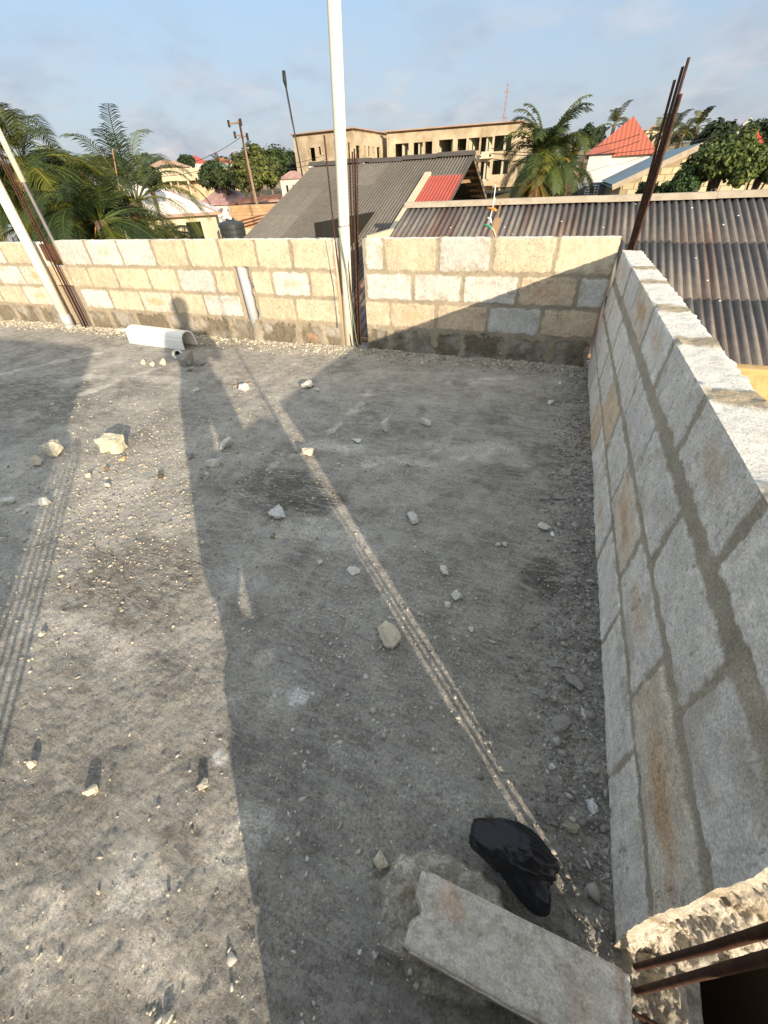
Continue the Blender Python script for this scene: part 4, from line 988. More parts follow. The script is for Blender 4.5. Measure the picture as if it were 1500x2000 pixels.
m_.prism([(XR0+.25, 7.95, -.82), (XR0+.25, 13, .84), (XR0+.25, 18, -.78)], (.18, 0, 0))
m_.build('wall', M_cream, e)
m_ = MB(); m_.box((XR0, 7.52, -.99), (17, 7.56, -.84)); m_.build('fascia', M_wood, e)
m_ = MB(); p0_ = np.array([XR0-.03, 7.5, -.93]); p1_ = np.array([XR0-.03, 12.95, .86]); m_.beam(p0_, p1_, .03, .18); m_.build('verge_board', M_ridged, e)
# tan canopy seen below the eave on the right
q = at(1475, 745, Y=6.6); m_ = MB(); m_.box((1.6, 6.3, q[2]-.5), (6.5, 6.5, q[2]+.25)); meta(bevel(m_.build('lean_to_wall', material('tan_render', (.62, .40, .18), .9, .2, 2, spots=(.3, .18, .08), spot_scale=4, spot_amt=.6)), .02), 'tan rendered lean-to wall below the eave at the right edge', 'wall')
# left house
XL0, XL1 = -10.35, -3.66
YL, ZL = 19.3, 1.51+.0345*19.3
e = thing('corrugated_roof_house', (-7, 14, GZ), 'grey wavy sheet gabled house with red patched corner in the middle distance', 'house')
V_, F2, C_ = corr_roof(XL0, XL1, YL, ZL, 9.3, .112, .024, 5, col_left)
def trap(V):  # the photo's left verge runs slightly outwards
    return V
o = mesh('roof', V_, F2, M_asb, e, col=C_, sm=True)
Vb = V_.copy(); Vb[:, 1] = 2*YL-Vb[:, 1]; 
o = mesh('rear_roof', Vb, F2[:, ::-1], M_asb, e, col=C_, sm=True)
m_ = MB()
for i, x in enumerate(np.arange(XL0-.1, XL1-1.3, 1.36)):
    j = .02*math.sin(i*2.1); m_.prism([(x, YL-.25, ZL-.03+j), (x, YL-.06, ZL+.10+j), (x, YL+.06, ZL+.10+j), (x, YL+.25, ZL-.03+j)], (1.38, 0, -.01))
m_.build('ridge_cap', M_ridged, e)
for (px_, py_, s_) in [(607, 326, .2), (708, 318, .19)]:
    c = at(px_, py_, Y=YL-.15)
    V_, F_l = hull_rock(int(px_), s_, s_*.5, s_*.32, 2, .15); mesh('cement_lump', V_+c, F_l, M_white, e)
m_ = MB()
m_.box((XL0+.5, 9.9, GZ), (XL1-.75, 10.1, ZL-TAN*(YL-9.9)-.15)); m_.box((XL0+.5, 10.1, GZ), (XL0+.7, 28, -1.7)); m_.build('wall', M_cream, e)
# gable end facing right: purlins, tie beam, posts
gX = XL1-.55
def rz(y): return ZL-TAN*abs(YL-y)
m_ = MB()
for y in np.arange(YL+.4, YL+6, .62): m_ = MB(); m_.beam((XL1+.02, y, rz(y)-.09), (gX-.1, y, rz(y)-.09), .06, .08); m_.build('purlin', M_wood, e)
m_ = MB()
for sgn in (-1, 1): m_.beam((XL1-.04, YL, ZL-.06), (XL1-.04, YL+sgn*6.5, ZL-.06-TAN*6.5), .04, .15)
m_.build('barge_boards', M_ridged, e)
zt_ = rz(YL+2.2)
m_ = MB(); m_.beam((gX+.1, YL-2.2, zt_), (gX+.1, YL+2.2, zt_), .08, .10); m_.build('tie_beam', M_wood, e); m_ = MB(); m_.beam((gX+.1, YL-4.4, rz(YL+4.4)), (gX+.1, YL+4.4, rz(YL+4.4)), .08, .10); m_.build('tie_beam', M_wood, e)
for (ya, yb_) in ((-9, -.9), (.9, 1.3), (2.8, 6)): m_ = MB(); m_.box((gX-.1, YL+ya, GZ), (gX+.05, YL+yb_, rz(YL-4.4)-.08)); m_.build('gable_wall', M_cream, e)
m_ = MB(); m_.box((gX-2, YL-8, GZ), (gX-1.8, YL+6, ZL-1.4)); m_.build('inner_wall', M_dark, e)
# red patch: follow the roof plane
def roofpt(px_, py_, lift=.06):
    d = ray(px_, py_); t = (ZL-TAN*YL-CH+lift)/(d[2]-TAN*d[1]); return np.array([0, 0, CH])+t*d
ra, rb_, rc, rd = roofpt(835, 347), roofpt(907, 337), roofpt(890, 394), roofpt(813, 396)
rx0, rx1 = (ra[0]+rd[0])/2, XL1+.03
ry1 = (ra[1]+rb_[1])/2; ry0 = ry1-4.2
xs_ = np.linspace(rx0, rx1, 112); ys_ = np.linspace(ry0, ry1, 4); X, Y = np.meshgrid(xs_, ys_, indexing='ij'); Z = ZL-TAN*(YL-Y)+.055+.02*np.clip(np.sin(2*PI*(X-rx0)/.112)*2, -1, 1)
mesh('red_sheets', np.stack([X, Y, Z], -1).reshape(-1, 3), gridfaces(112, 4), M_red, e)
m_ = MB(); m_.beam((rx0-.14, ry0, rz(ry0)+.07), (rx0-.14, ry1+.2, rz(ry1+.2)+.07), .22, .08); m_.build('cream_flashing', M_cream, e)

for i in range(0, 26, 2):
    px_, py_ = [(985, 447), (1010, 452), (1096, 436), (1125, 392), (1240, 402), (1330, 388), (1350, 410), (1345, 450), (1411, 443), (1420, 466), (1357, 508), (1313, 520), (1380, 552), (1375, 518), (1404, 592), (1465, 545), (880, 448), (935, 430), (1000, 460), (1091, 470), (1177, 448), (1276, 448), (1440, 425), (1465, 500), (1220, 392), (905, 462)][i]
    d = ray(px_, py_); t = (.985-TAN*13-CH)/(d[2]-TAN*d[1]); c = np.array([0, 0, CH])+t*d
    V_, F_l = hull_rock(900+i, .022, .018, .012, 1, .1); meta(mesh('roof_chip', V_+c+np.array([0, 0, .035]), F_l, M_white), 'small white chip of mortar lying on the dark wavy roof', 'mortar chip', 'white chips on the dark roof')
# ------------------------------------------------------------------ unfinished apartment blocks
def facade(mb, A, B, z0, z1, ops, th=.35, mi=0):
    """wall from A to B (xy), openings given as (u0,u1,za,zb) metres along it"""
    A = np.array(A[:2], float); B = np.array(B[:2], float); L_ = np.linalg.norm(B-A); d = (B-A)/L_; nrm = np.array([d[1], -d[0]])
    us_ = sorted(set([0, L_]+[u for o_ in ops for u in o_[:2] if 0 < u < L_])); zs_ = sorted(set([z0, z1]+[z for o_ in ops for z in o_[2:] if z0 < z < z1]))
    def p(u, z, k=0): q = A+d*u-nrm*k*th; return (q[0], q[1], z)
    for i in range(len(us_)-1):
        for j in range(len(zs_)-1):
            uc, zc_ = (us_[i]+us_[i+1])/2, (zs_[j]+zs_[j+1])/2
            if any(o_[0] < uc < o_[1] and o_[2] < zc_ < o_[3] for o_ in ops): continue
            mb.quad(p(us_[i], zs_[j]), p(us_[i+1], zs_[j]), p(us_[i+1], zs_[j+1]), p(us_[i], zs_[j+1]), m=mi)
            mb.quad(p(us_[i], zs_[j+1], 1), p(us_[i+1], zs_[j+1], 1), p(us_[i+1], zs_[j], 1), p(us_[i], zs_[j], 1), m=mi)
    for (u0, u1, a, b) in ops:
        for q in [((u0, a), (u0, b)), ((u0, b), (u1, b)), ((u1, b), (u1, a)), ((u1, a), (u0, a))]:
            mb.quad(p(*q[0]), p(*q[1]), p(*q[1], 1), p(*q[0], 1), m=mi)
def uz(px_, py_, A, B):
    A = np.array(A[:2]); B = np.array(B[:2]); d = (B-A)/np.linalg.norm(B-A); n = np.array([d[1], -d[0]])
    r = ray(px_, py_); t = (A@n)/(r[:2]@n); P = np.array([0, 0, CH])+t*r; return (P[:2]-A)@d, P[2]
def opening(x0, y0, x1, y1, A, B):
    u0, zt = uz(x0, y0, A, B); u1, zb = uz(x1, y1, A, B); _, zt2 = uz(x1, y0-(x1-x0)*.06, A, B)
    return (min(u0, u1), max(u0, u1), zb, zt)
def z4c(x, y): return (740+x/4.1667, 140+y/4.1667)
def z3c(x, y): return (540+x/5., 200+y/5.)
ZT = 8.6
RA, RB_ = at(755, 258, Z=ZT), at(1017, 237, Z=ZT); RC = RB_+np.array([1.5, 14, 0])
RA2 = RA+np.array([2, 14, 0])
e = thing('unfinished_block', ((RA[0]+RB_[0])/2, RA[1]+6, gz(RA[0], RA[1])), 'long three-storey unfinished apartment block with ochre render and empty black windows', 'building')
ops = []
for (x0, y0, x1, y1) in [(132, 588, 242, 688), (282, 578, 354, 690), (376, 570, 432, 668), (490, 556, 598, 665), (642, 548, 708, 640), (732, 540, 812, 640), (836, 534, 910, 700), (945, 522, 1070, 640),
                         (832, 734, 890, 886), (930, 722, 1045, 832), (860, 930, 912, 1040), (735, 740, 800, 840), (132, 795, 242, 890), (490, 760, 598, 860)]:
    ops.append(opening(*z4c(x0, y0), *z4c(x1, y1), RA, RB_))
m_ = MB(); facade(m_, RA, RB_, 0, ZT, ops); 
facade(m_, RB_, RC, 0, ZT, [(3, 5, 5.2, 7), (8, 10, 5.2, 7), (3, 5, 1.6, 3.6)]); facade(m_, RC, RA2, 0, ZT, []); facade(m_, RA2, RA, 0, ZT, [(4, 6, 5.2, 7)])
m_.prism([(RA[0], RA[1], ZT-.3), (RB_[0], RB_[1], ZT-.3), (RC[0], RC[1], ZT-.3), (RA2[0], RA2[1], ZT-.3)], (0, 0, .2))
m_.build('wall', M_plaster, e)
m_ = MB(); 
for zf in (4.55, 1.0): m_.prism([(RA[0]+.5, RA[1]+.4, zf), (RB_[0]-.5, RB_[1]+.4, zf), (RC[0]-.5, RC[1]-.5, zf), (RA2[0]+.5, RA2[1]-.5, zf)], (0, 0, .2))
for t in np.linspace(.12, .9, 7): q = RA+(RB_-RA)*t; m_.beam((q[0], q[1]+.5, 4), (q[0]+1.5, q[1]+9, 4), .2, 9)
q1_, q2_ = RA+np.array([0, 7, 0]), RB_+np.array([0, 7, 0]); m_.beam((q1_[0]+1, q1_[1], 4), (q2_[0]-1, q2_[1], 4), .2, 9)
m_.build('inner_walls', M_plasterg, e)
m_ = MB(); m_.beam(np.array([RA[0]-.3, RA[1]-.25, ZT+.05]), np.array([RB_[0]+.3, RB_[1]-.25, ZT+.05]), .9, .16); m_.beam(np.array([RB_[0]+.1, RB_[1]-.2, ZT+.05]), np.array([RC[0]+.1, RC[1], ZT+.05]), .6, .16); m_.build('roof_edge', M_brownroof, e)
u_, z_ = uz(*z4c(830, 700), RA, RB_); d_ = (RB_-RA)/np.linalg.norm(RB_-RA); c0 = RA+d_*u_; c0[2] = z_-.2
m_ = MB(); m_.box((0, -1.2, 0), (2.2, 0, .2), o=c0); m_.box((.2, -1.1, .2), (1.6, -1.0, .95), o=c0); m_.build('balcony', M_plasterg, e)
LA, LB, LC = at(571, 264, Z=ZT), at(689, 251, Z=ZT), at(757, 262, Z=ZT)
e = thing('unfinished_block', (LA[0], LA[1], gz(LA[0], LA[1])), 'cube-shaped unfinished three-storey block behind the white pipe', 'building')
m_ = MB(); ops = []
for (x0, y0, x1, y1) in [(320, 445, 385, 572), (403, 435, 437, 510), (455, 640, 520, 700)]: ops.append(opening(*z3c(x0, y0), *z3c(x1, y1), LA, LB))
facade(m_, LA, LB, 0, ZT, ops)
ops = []
for (x0, y0, x1, y1) in [(775, 420, 828, 575), (853, 425, 876, 570), (893, 428, 920, 530), (937, 432, 957, 500), (980, 436, 1020, 560)]: ops.append(opening(*z3c(x0, y0), *z3c(x1, y1), LB, LC))
facade(m_, LB, LC, 0, ZT, ops)
LD = LA+(LC-LB); facade(m_, LC, LD, 0, ZT, []); facade(m_, LD, LA, 0, ZT, [])
m_.prism([LA-np.array([0, 0, .3]), LB-np.array([0, 0, .3]), LC-np.array([0, 0, .3]), LD-np.array([0, 0, .3])], (0, 0, .2)); m_.build('wall', M_plaster, e)
m_ = MB(); m_.prism([LA*.97+LC*.03+np.array([0, 0, -ZT+4.6]), LB*.96+LD*.04+np.array([0, 0, -ZT+4.6]), LC*.97+LA*.03+np.array([0, 0, -ZT+4.6]), LD*.97+LB*.03+np.array([0, 0, -ZT+4.6])], (0, 0, .2))
mA, mB_ = (LA+LD)/2, (LB+LC)/2; m_.beam((mA[0], mA[1], 4), (mB_[0]-.6, mB_[1], 4), .2, 9); mA, mB_ = LA*.5+LB*.5, LC*.5+LD*.5; m_.beam((mA[0], mA[1]+.6, 4), (mB_[0], mB_[1]-.6, 4), .2, 9); m_.build('inner_walls', M_plasterg, e)
m_ = MB(); m_.beam(LA+np.array([-.2, -.2, .06]), LB+np.array([.2, -.2, .06]), .8, .14); m_.beam(LB+np.array([.1, -.2, .06]), LC+np.array([.1, 0, .06]), .8, .14); m_.build('roof_edge', M_brownroof, e)

# ------------------------------------------------------------------ houses
def hip_house(name, corners, zE, apex, label, wallm, roofm, over=.5, winds=(), group=None, ridge=None, cat='house'):
    """corners: 4 xy points of the walls (ccw from the near-left), zE eave height, apex: one or two ridge points"""
    c = np.array([q[:2] for q in corners], float); cen_ = c.mean(0); g0 = float(gz(cen_[0], cen_[1]))-1
    e = thing(name, (cen_[0], cen_[1], g0), label, cat, group)
    m_ = MB()
    for i in range(4):
        A, B = c[i], c[(i+1) % 4]; facade(m_, A, B, g0, zE, [w_[1:] for w_ in winds if w_[0] == i], th=.25)
    m_.build('wall', wallm, e)
    m_ = MB(); m_.prism([(q[0]*.97+cen_[0]*.03, q[1]*.97+cen_[1]*.03, zE-.4) for q in c], (0, 0, .1)); 
    i0 = c*.9+cen_*.1; 
    for i in range(4): m_.beam((*i0[i], (g0+zE)/2), (*i0[(i+1) % 4], (g0+zE)/2), .1, zE-g0-.6)
    m_.build('interior', M_dark, e)
    ev = cen_+(c-cen_)*(1+over/np.linalg.norm(c-cen_, axis=1))[:, None]
    E3 = [np.array([*q, zE]) for q in ev]
    m_ = MB()
    if len(apex) == 1:
        for i in range(4): m_.quad(E3[i], E3[(i+1) % 4], apex[0])
    else:
        a, b = apex; m_.quad(E3[0], E3[1], b, a); m_.quad(E3[1], E3[2], b); m_.quad(E3[2], E3[3], a, b); m_.quad(E3[3], E3[0], a)
    m_.quad(*[q-np.array([0, 0, .12]) for q in E3[::-1]])
    for i in range(4): m_.quad(E3[i]-np.array([0, 0, .12]), E3[(i+1) % 4]-np.array([0, 0, .12]), E3[(i+1) % 4], E3[i])
    m_.build('roof', roofm, e)
    return e
def wave_material(base, ang, period):
    """ribbed sheet: real relief by bump of a wave across the slope"""
    m = base.copy(); t = m.node_tree; b = t.nodes['Principled BSDF']
    tc = N(t, 'ShaderNodeTexCoord'); mp = N(t, 'ShaderNodeMapping'); mp.inputs['Rotation'].default_value = (0, 0, ang); t.links.new(tc.outputs['Object'], mp.inputs[0])
    wv = N(t, 'ShaderNodeTexWave', Scale=1/period/6.2832*PI*2/1.0*.5); wv.bands_direction = 'X'; t.links.new(mp.outputs[0], wv.inputs['Vector'])
    bp = N(t, 'ShaderNodeBump'); bp.inputs['Strength'].default_value = .8; bp.inputs['Distance'].default_value = .035; t.links.new(wv.outputs[0], bp.inputs['Height']); t.links.new(bp.outputs[0], b.inputs['Normal'])
    return m
def sq(cx, cy, wx, wy, a=0.):
    c, s = math.cos(a), math.sin(a); return [(cx+c*x-s*y, cy+s*x+c*y) for x, y in ((-wx/2, -wy/2), (wx/2, -wy/2), (wx/2, wy/2), (-wx/2, wy/2))]
# orange-red roofed house
Yh = 46.
eL, eR, ap = at(1141, 303, Y=Yh), at(1287, 296, Y=Yh), at(1232, 237, Y=Yh+4)
cx = (eL[0]+eR[0])/2; wd = eR[0]-eL[0]
e = hip_house('red_roof_house', sq(cx, Yh+wd/2-.4, wd-1, wd-1, 0.0), eL[2]-.05, [np.array([ap[0], Yh+wd*.45, ap[2]+.2])], 'white two-storey house under a bright orange-red hipped roof', M_whwall, wave_material(M_orange, 0, .5), .5, winds=[(0, 4.5, 5.1, .6, 1.6)])
pt1 = at(1180, 277, Y=Yh+1); m_ = MB()
fA, fB, fC = at(1144, 302, Y=Yh-1.2), at(1205, 299, Y=Yh-1.2), at(1176, 275, Y=Yh+1.6)
m_.quad(fA, fB, fC); m_.quad(fB, fB+np.array([0, 3, 0]), fC); m_.quad(fA+np.array([0, 3, 0]), fA, fC); m_.quad(fA, fA+np.array([0, 3, 0]), fB+np.array([0, 3, 0]), fB); m_.build('porch_roof', M_orange, e)
m_ = MB(); m_.box((fA[0]+.3, Yh-.9, GZ+1), (fB[0]-.3, Yh+.9, fA[2]-.05)); m_.build('porch_wall', M_whwall, e)
# its flat wing with a barred window
wA, wB = at(1122, 372, Y=40), at(1180, 366, Y=40); 
e = thing('flat_wing', (wA[0], 40, GZ), 'dark blue-grey flat wing with a white barred window below the red roofed house', 'building')
zt_ = at(1150, 357, Y=40)[2]; m_ = MB(); op_ = opening(1145, 363, 1166, 378, (wA[0], 40), (wB[0]+3, 40)); facade(m_, (wA[0], 40), (wB[0]+3, 40), GZ-.5, zt_, [op_]); m_.box((wA[0], 40.3, GZ), (wB[0]+3, 44, zt_-.05)); m_.build('wall', M_bluewall, e)
m_ = MB(); A0 = np.array([wA[0], 40., 0])
for i in range(5): u = op_[0]+(op_[1]-op_[0])*i/4; m_.beam((wA[0]+u, 39.97, op_[2]), (wA[0]+u, 39.97, op_[3]), .06)
for i in range(4): z = op_[2]+(op_[3]-op_[2])*i/3; m_.beam((wA[0]+op_[0], 39.96, z), (wA[0]+op_[1], 39.96, z), .06)
m_.build('window_bars', M_white, e)
m_ = MB(); m_.box((wA[0]+op_[0], 40.15, op_[2]), (wA[0]+op_[1], 40.2, op_[3])); m_.build('window_pane', M_glass, e)
# blue-grey roofed block house: gable towards the viewer
Yb = 27.
gA, gR = at(1197, 361, Y=Yb), at(1377, 277, Y=Yb); gFar = at(1300, 283, Y=Yb+14)
gE = at(1560, 345, Y=Yb)
e = thing('block_gable_house', (gR[0], Yb+3, GZ), 'bare block gable house with a long blue-grey sloping roof on the right', 'house')
Yf = Yb+14
m_ = MB(); dn = np.array([0, 0, -.12])
a, b, c, d = gA, gR, np.array([gR[0], Yf, gR[2]]), np.array([gA[0], Yf, gA[2]])
m_.quad(a, b, c, d); m_.quad(d+dn, c+dn, b+dn, a+dn); m_.quad(a+dn, b+dn, b, a)
m_.quad(b, np.array([gE[0], Yb, gE[2]]), np.array([gE[0], Yf, gE[2]]), c); m_.build('roof', wave_material(M_blue, PI/2, .9), e)
m_ = MB(); m_.beam(gA+np.array([0, -.05, -.1]), gR+np.array([0, -.05, -.1]), .06, .22); m_.beam(gR+np.array([0, -.05, -.1]), gE+np.array([0, -.05, -.1]), .06, .22); m_.build('verge_board', M_ridge, e)
# block courses as real relief, block by block
m_ = MB(); yF = Yb+.35
gw0, gw1 = gA[0]+.4, gE[0]-.6
m_.prism([(gw0, yF+.02, GZ), (gw1, yF+.02, GZ), (gw1, yF+.02, gE[2]), (gR[0], yF+.02, gR[2]-.15), (gw0, yF+.02, gA[2]-.0)], (0, .2, 0), c=(.36, .29, .19))
z = -1.2; r_ = 0
rs = random.Random(4)
while z < gR[2]-.3:
    x = gw0+.1+(r_ % 2)*.24
    while x < gw1-.5:
        top_ = gA[2]+(gR[2]-gA[2])*(x+.23-gA[0])/(gR[0]-gA[0]) if x+.23 < gR[0] else gR[2]+(gE[2]-gR[2])*(x+.23-gR[0])/(gE[0]-gR[0])
        if z+.22 < top_-.25:
            t = rs.uniform(.85, 1.1); m_.box((x, yF, z), (x+.45, yF+.03, z+.22), c=(.60*t, .50*t, .33*t))
        x += .48
    z += .25; r_ += 1
m_.build('gable_wall', material('far_block', (1, 1, 1), .95, .1, 2, bump=0, vcol=True), e)
m_ = MB(); m_.box((gw0, yF+.25, GZ), (gw0+.2, Yf, gA[2]-.1)); m_.box((gw1-.2, yF+.25, GZ), (gw1, Yf, gE[2]-.1)); m_.build('side_wall', M_plaster, e)
# pale roof at left (hipped)
Yw = 34.
wl, wr = at(298, 436, Y=Yw), at(428, 416, Y=Yw); ap1 = at(272, 338, Y=Yw+6)
e = thing('pale_roof_house', (wr[0]-5, Yw+4, GZ), 'house with a large pale pinkish-white hipped roof behind the left palms', 'house')
ze = wr[2]; w0x = wr[0]-15
fd, gd = np.array([-.8, -.6, 0]), np.array([-.6, .8, 0])
m_ = MB(); e1 = np.array([wr[0], Yw, ze]); e0 = e1+fd*14; e2 = e1+gd*9; e3 = e0+gd*9
apx = e1+fd*5.6+gd*4.5; apx[2] = at(300, 350, Y=apx[1])[2]; ap2 = apx+fd*4
m_.quad(e0, e1, apx, ap2); m_.quad(e1, e2, apx); m_.quad(e2, e3, ap2, apx); m_.quad(e3, e0, ap2); m_.build('roof', M_whroof, e)
m_ = MB(); m_.beam(e0, e1, .2, .2); m_.beam(e1, e2, .2, .2); m_.build('fascia', M_brownroof, e)
m_ = MB(); m_.beam(e1, apx, .12, .1); m_.build('hip_cap', M_brownroof, e)
m_ = MB(); w1, w0 = e1+fd*.5+gd*.5, e0-fd*.5+gd*.5; facade(m_, w0, w1, GZ-.5, ze-.05, [(10.6, 11.8, ze-2.2, ze-.5), (6, 7.4, ze-2.2, ze-.6)]); facade(m_, w1, w1+gd*8, GZ-.5, ze-.05, [(3, 4.2, ze-2.2, ze-.6)]); facade(m_, w1+gd*8, w0+gd*8, GZ-.5, ze-.05, []); facade(m_, w0+gd*8, w0, GZ-.5, ze-.05, []); m_.build('wall', M_cream, e)
# pink hipped roof
Yp = 62.
a0, a1 = at(388, 400, Y=Yp), at(492, 396, Y=Yp); pk = at(432, 367, Y=Yp+4)
pe = (a0[2]+a1[2])/2
hip_house('pink_roof_house', sq((a0[0]+a1[0])/2, Yp+4, abs(a1[0]-a0[0])-.6, 8), pe, [np.array([pk[0]-.6, Yp+4, pk[2]]), np.array([pk[0]+.8, Yp+4, pk[2]])], 'low white house under a faded pink hipped roof near the utility pole', M_whwall, wave_material(M_pink, 0, .8))
# rusty lean-to roofs and block wall
Yq = 50.
e = thing('rusty_roof_shed', (at(500, 400, Y=Yq)[0], Yq, GZ), 'shed with a flat rust-brown roof beside the grey roofed house', 'shed')
q1_, q2_ = at(447, 398, Y=Yq), at(552, 384, Y=Yq); q3_, q4_ = at(548, 378, Y=Yq+6), at(462, 388, Y=Yq+6)
m_ = MB(); m_.prism([q1_, q2_, q3_, q4_], (0, 0, -.12)); m_.build('roof', M_rustroof, e)
m_ = MB(); m_.box((q1_[0]+.2, Yq+.4, GZ-.5), (q2_[0]-.2, Yq+5, min(q1_[2], q2_[2])-.15)); m_.build('wall', M_plaster, e)
Yk = 38.
k1, k2 = at(446, 402, Y=Yk), at(560, 392, Y=Yk)
m_ = MB(); m_.box((k1[0], Yk, GZ-.5), (k2[0], Yk+.2, k1[2])); z = k1[2]-.24; rs = random.Random(8); r_ = 0
while z > k1[2]-3:
    x = k1[0]+.02+(r_ % 2)*.24
    while x < k2[0]-.45:
        t = rs.uniform(.8, 1.1); m_.box((x, Yk-.03, z), (x+.45, Yk, z+.22), c=(1.35*t, 1.2*t, 1.0*t)); x += .48
    z -= .25; r_ += 1
o = m_.build('block_wall', material('pink_block', (.38, .27, .18), .95, .12, 2, bump=0, vcol=True)); meta(o, 'unplastered pinkish block wall at the foot of the utility pole', 'block wall')
m_ = MB()
for i in range(3):
    s1, s2 = at(462, 448-i*7, Y=30+i*1.2), at(512, 432-i*6, Y=30+i*1.2); m_.beam(s1, s2, .9, .05)
meta(m_.build('rusty_sheets', M_rustroof), 'loose rust-red metal sheets beside the black water tank', 'metal sheets')
m_ = MB(); s1, s2 = at(452, 470, Y=26), at(520, 470, Y=26); m_.box((s1[0], 26, GZ), (s2[0], 26.2, at(480, 447, Y=26)[2])); meta(m_.build('yard_wall', M_cream), 'short cream yard wall right of the black water tank', 'wall')
# yellow two-storey house on the left
Yy = 88.
A_, B_ = at(308, 334, Y=Yy), at(400, 330, Y=Yy)
e = thing('yellow_villa', (A_[0], Yy, gz(A_[0], Yy)), 'yellow two-storey villa with slim columns left of the leafy trees', 'house')
ops = [opening(350, 347, 358, 358, A_, B_), opening(372, 345, 381, 356, A_, B_), opening(360, 374, 372, 384, A_, B_), opening(378, 372, 386, 382, A_, B_), opening(322, 345, 332, 360, A_, B_)]
m_ = MB(); zt_ = A_[2]; facade(m_, A_, B_, 0-3, zt_-.8, ops); facade(m_, B_, B_+np.array([1, 9, 0]), -3, zt_-.8, []); m_.box((A_[0]+.3, Yy+.5, -3), (B_[0]-.3, Yy+9, zt_-.9)); m_.build('wall', material('villa_yellow', (.54, .43, .28), .9, .1, .3), e)
m_ = MB(); m_.box((A_[0]-.5, Yy-1.6, zt_-1.9), (B_[0]+.5, Yy+1, zt_)); m_.box((A_[0]-.5, Yy-1.6, zt_-6.3), (B_[0]+.5, Yy+.2, zt_-5.8)); m_.build('balcony_band', M_cream, e)
m_ = MB()
for px_ in (331, 345, 366): q = at(px_, 350, Y=Yy-1.3); m_.tube([(q[0], Yy-1.3, -3), (q[0], Yy-1.3, zt_-1.9)], .22, 8)
m_.build('columns', M_cream, e)
q = at(327, 327, Y=Yy+3); hq = at(326, 313, Y=Yy+5)
m_ = MB(); b1, b2_, b3, b4 = [np.array([q[0]+x, Yy+y, q[2]]) for x, y in ((-3.4, -.5), (3.3, -.5), (3.3, 7), (-3.4, 7))]; t1, t2 = np.array([q[0]-1.2, Yy+3, hq[2]]), np.array([q[0]+1.0, Yy+3, hq[2]])
m_.quad(b1, b2_, t2, t1); m_.quad(b2_, b3, t2); m_.quad(b3, b4, t1, t2); m_.quad(b4, b1, t1); m_.build('roof', material('tan_tiles', (.42, .28, .19), .85, .2, .8), e)
m_ = MB(); m_.box((q[0]-2.8, Yy+.2, zt_-1), (q[0]+2.8, Yy+6.5, q[2])); m_.build('attic_wall', M_cream, e)
# distant houses
def far_house(px0, px1, py_e, py_a, Y, roofm, wallm, label, dp=.9, name='distant_house'):
    a, b = at(px0, py_e, Y=Y), at(px1, py_e, Y=Y); p = at((px0+px1)/2, py_a, Y=Y+(b[0]-a[0])*.4)
    wx = b[0]-a[0]; rd_ = wx*.12
    zE = (a[2]+b[2])/2
    return hip_house(name, sq((a[0]+b[0])/2, Y+wx*dp/2, wx*.93, wx*dp), zE, [np.array([(a[0]+b[0])/2-rd_, Y+wx*dp/2, p[2]]), np.array([(a[0]+b[0])/2+rd_, Y+wx*dp/2, p[2]])], label, wallm, roofm, over=.4, winds=[(0, wx*.25, wx*.38, zE-2.2, zE-.9), (0, wx*.6, wx*.73, zE-2.2, zE-.9)])
far_house(352, 386, 319, 305, 150, M_red, M_whwall, 'small distant house with a dark red peaked roof above the yellow villa')
far_house(397, 436, 319, 309, 140, M_orange, M_whwall, 'distant white house with a wide low red roof')
far_house(388, 424, 326, 314, 120, M_greenroof, M_cream, 'distant house with a dull green roof')
far_house(545, 582, 348, 334, 75, M_pink, M_whwall, 'small pinkish house left of the unfinished block')
far_house(1262, 1300, 252, 243, 150, M_brownroof, M_cream, 'distant cream building with a flat brown top right of the red roof')
far_house(1372, 1440, 262, 246, 110, M_brownroof, M_whwall, 'distant house with a pinkish brown roof on the right skyline')
far_house(1448, 1560, 262, 240, 105, M_blue, M_whwall, 'distant house with a grey-blue roof at the right edge')
far_house(1215, 1245, 262, 252, 170, M_brownroof, M_plasterg, 'tiny distant house hidden left of the rod bundle')
far_house(1440, 1520, 330, 305, 40, M_blue, M_cream, 'low cream house behind the bright bush at the right edge')
far_house(0, 30, 440, 425, 30, M_blue, M_bluewall, 'small pale blue house behind the left palm trunk')
far_house(1085, 1120, 288, 280, 120, M_brownroof, M_whwall, 'distant pale house right of the tall palm')
# thin flag cloth: red
q = at(1470, 282, Y=60); m_ = MB(); m_.tube([(q[0], 60, gz(q[0], 60)), (q[0], 60, q[2]+1.0)], .05, 6); m_.prism([(q[0], 60, q[2]+.9), (q[0]+.9, 60, q[2]+.1), (q[0]+.2, 60.05, q[2]-.5), (q[0]-.7, 60, q[2]-.4)], (0, .04, 0)); meta(m_.build('red_flag', material('red_cloth', (.6, .05, .05), .8, .1)), 'small red flag among the trees at the right edge', 'flag')

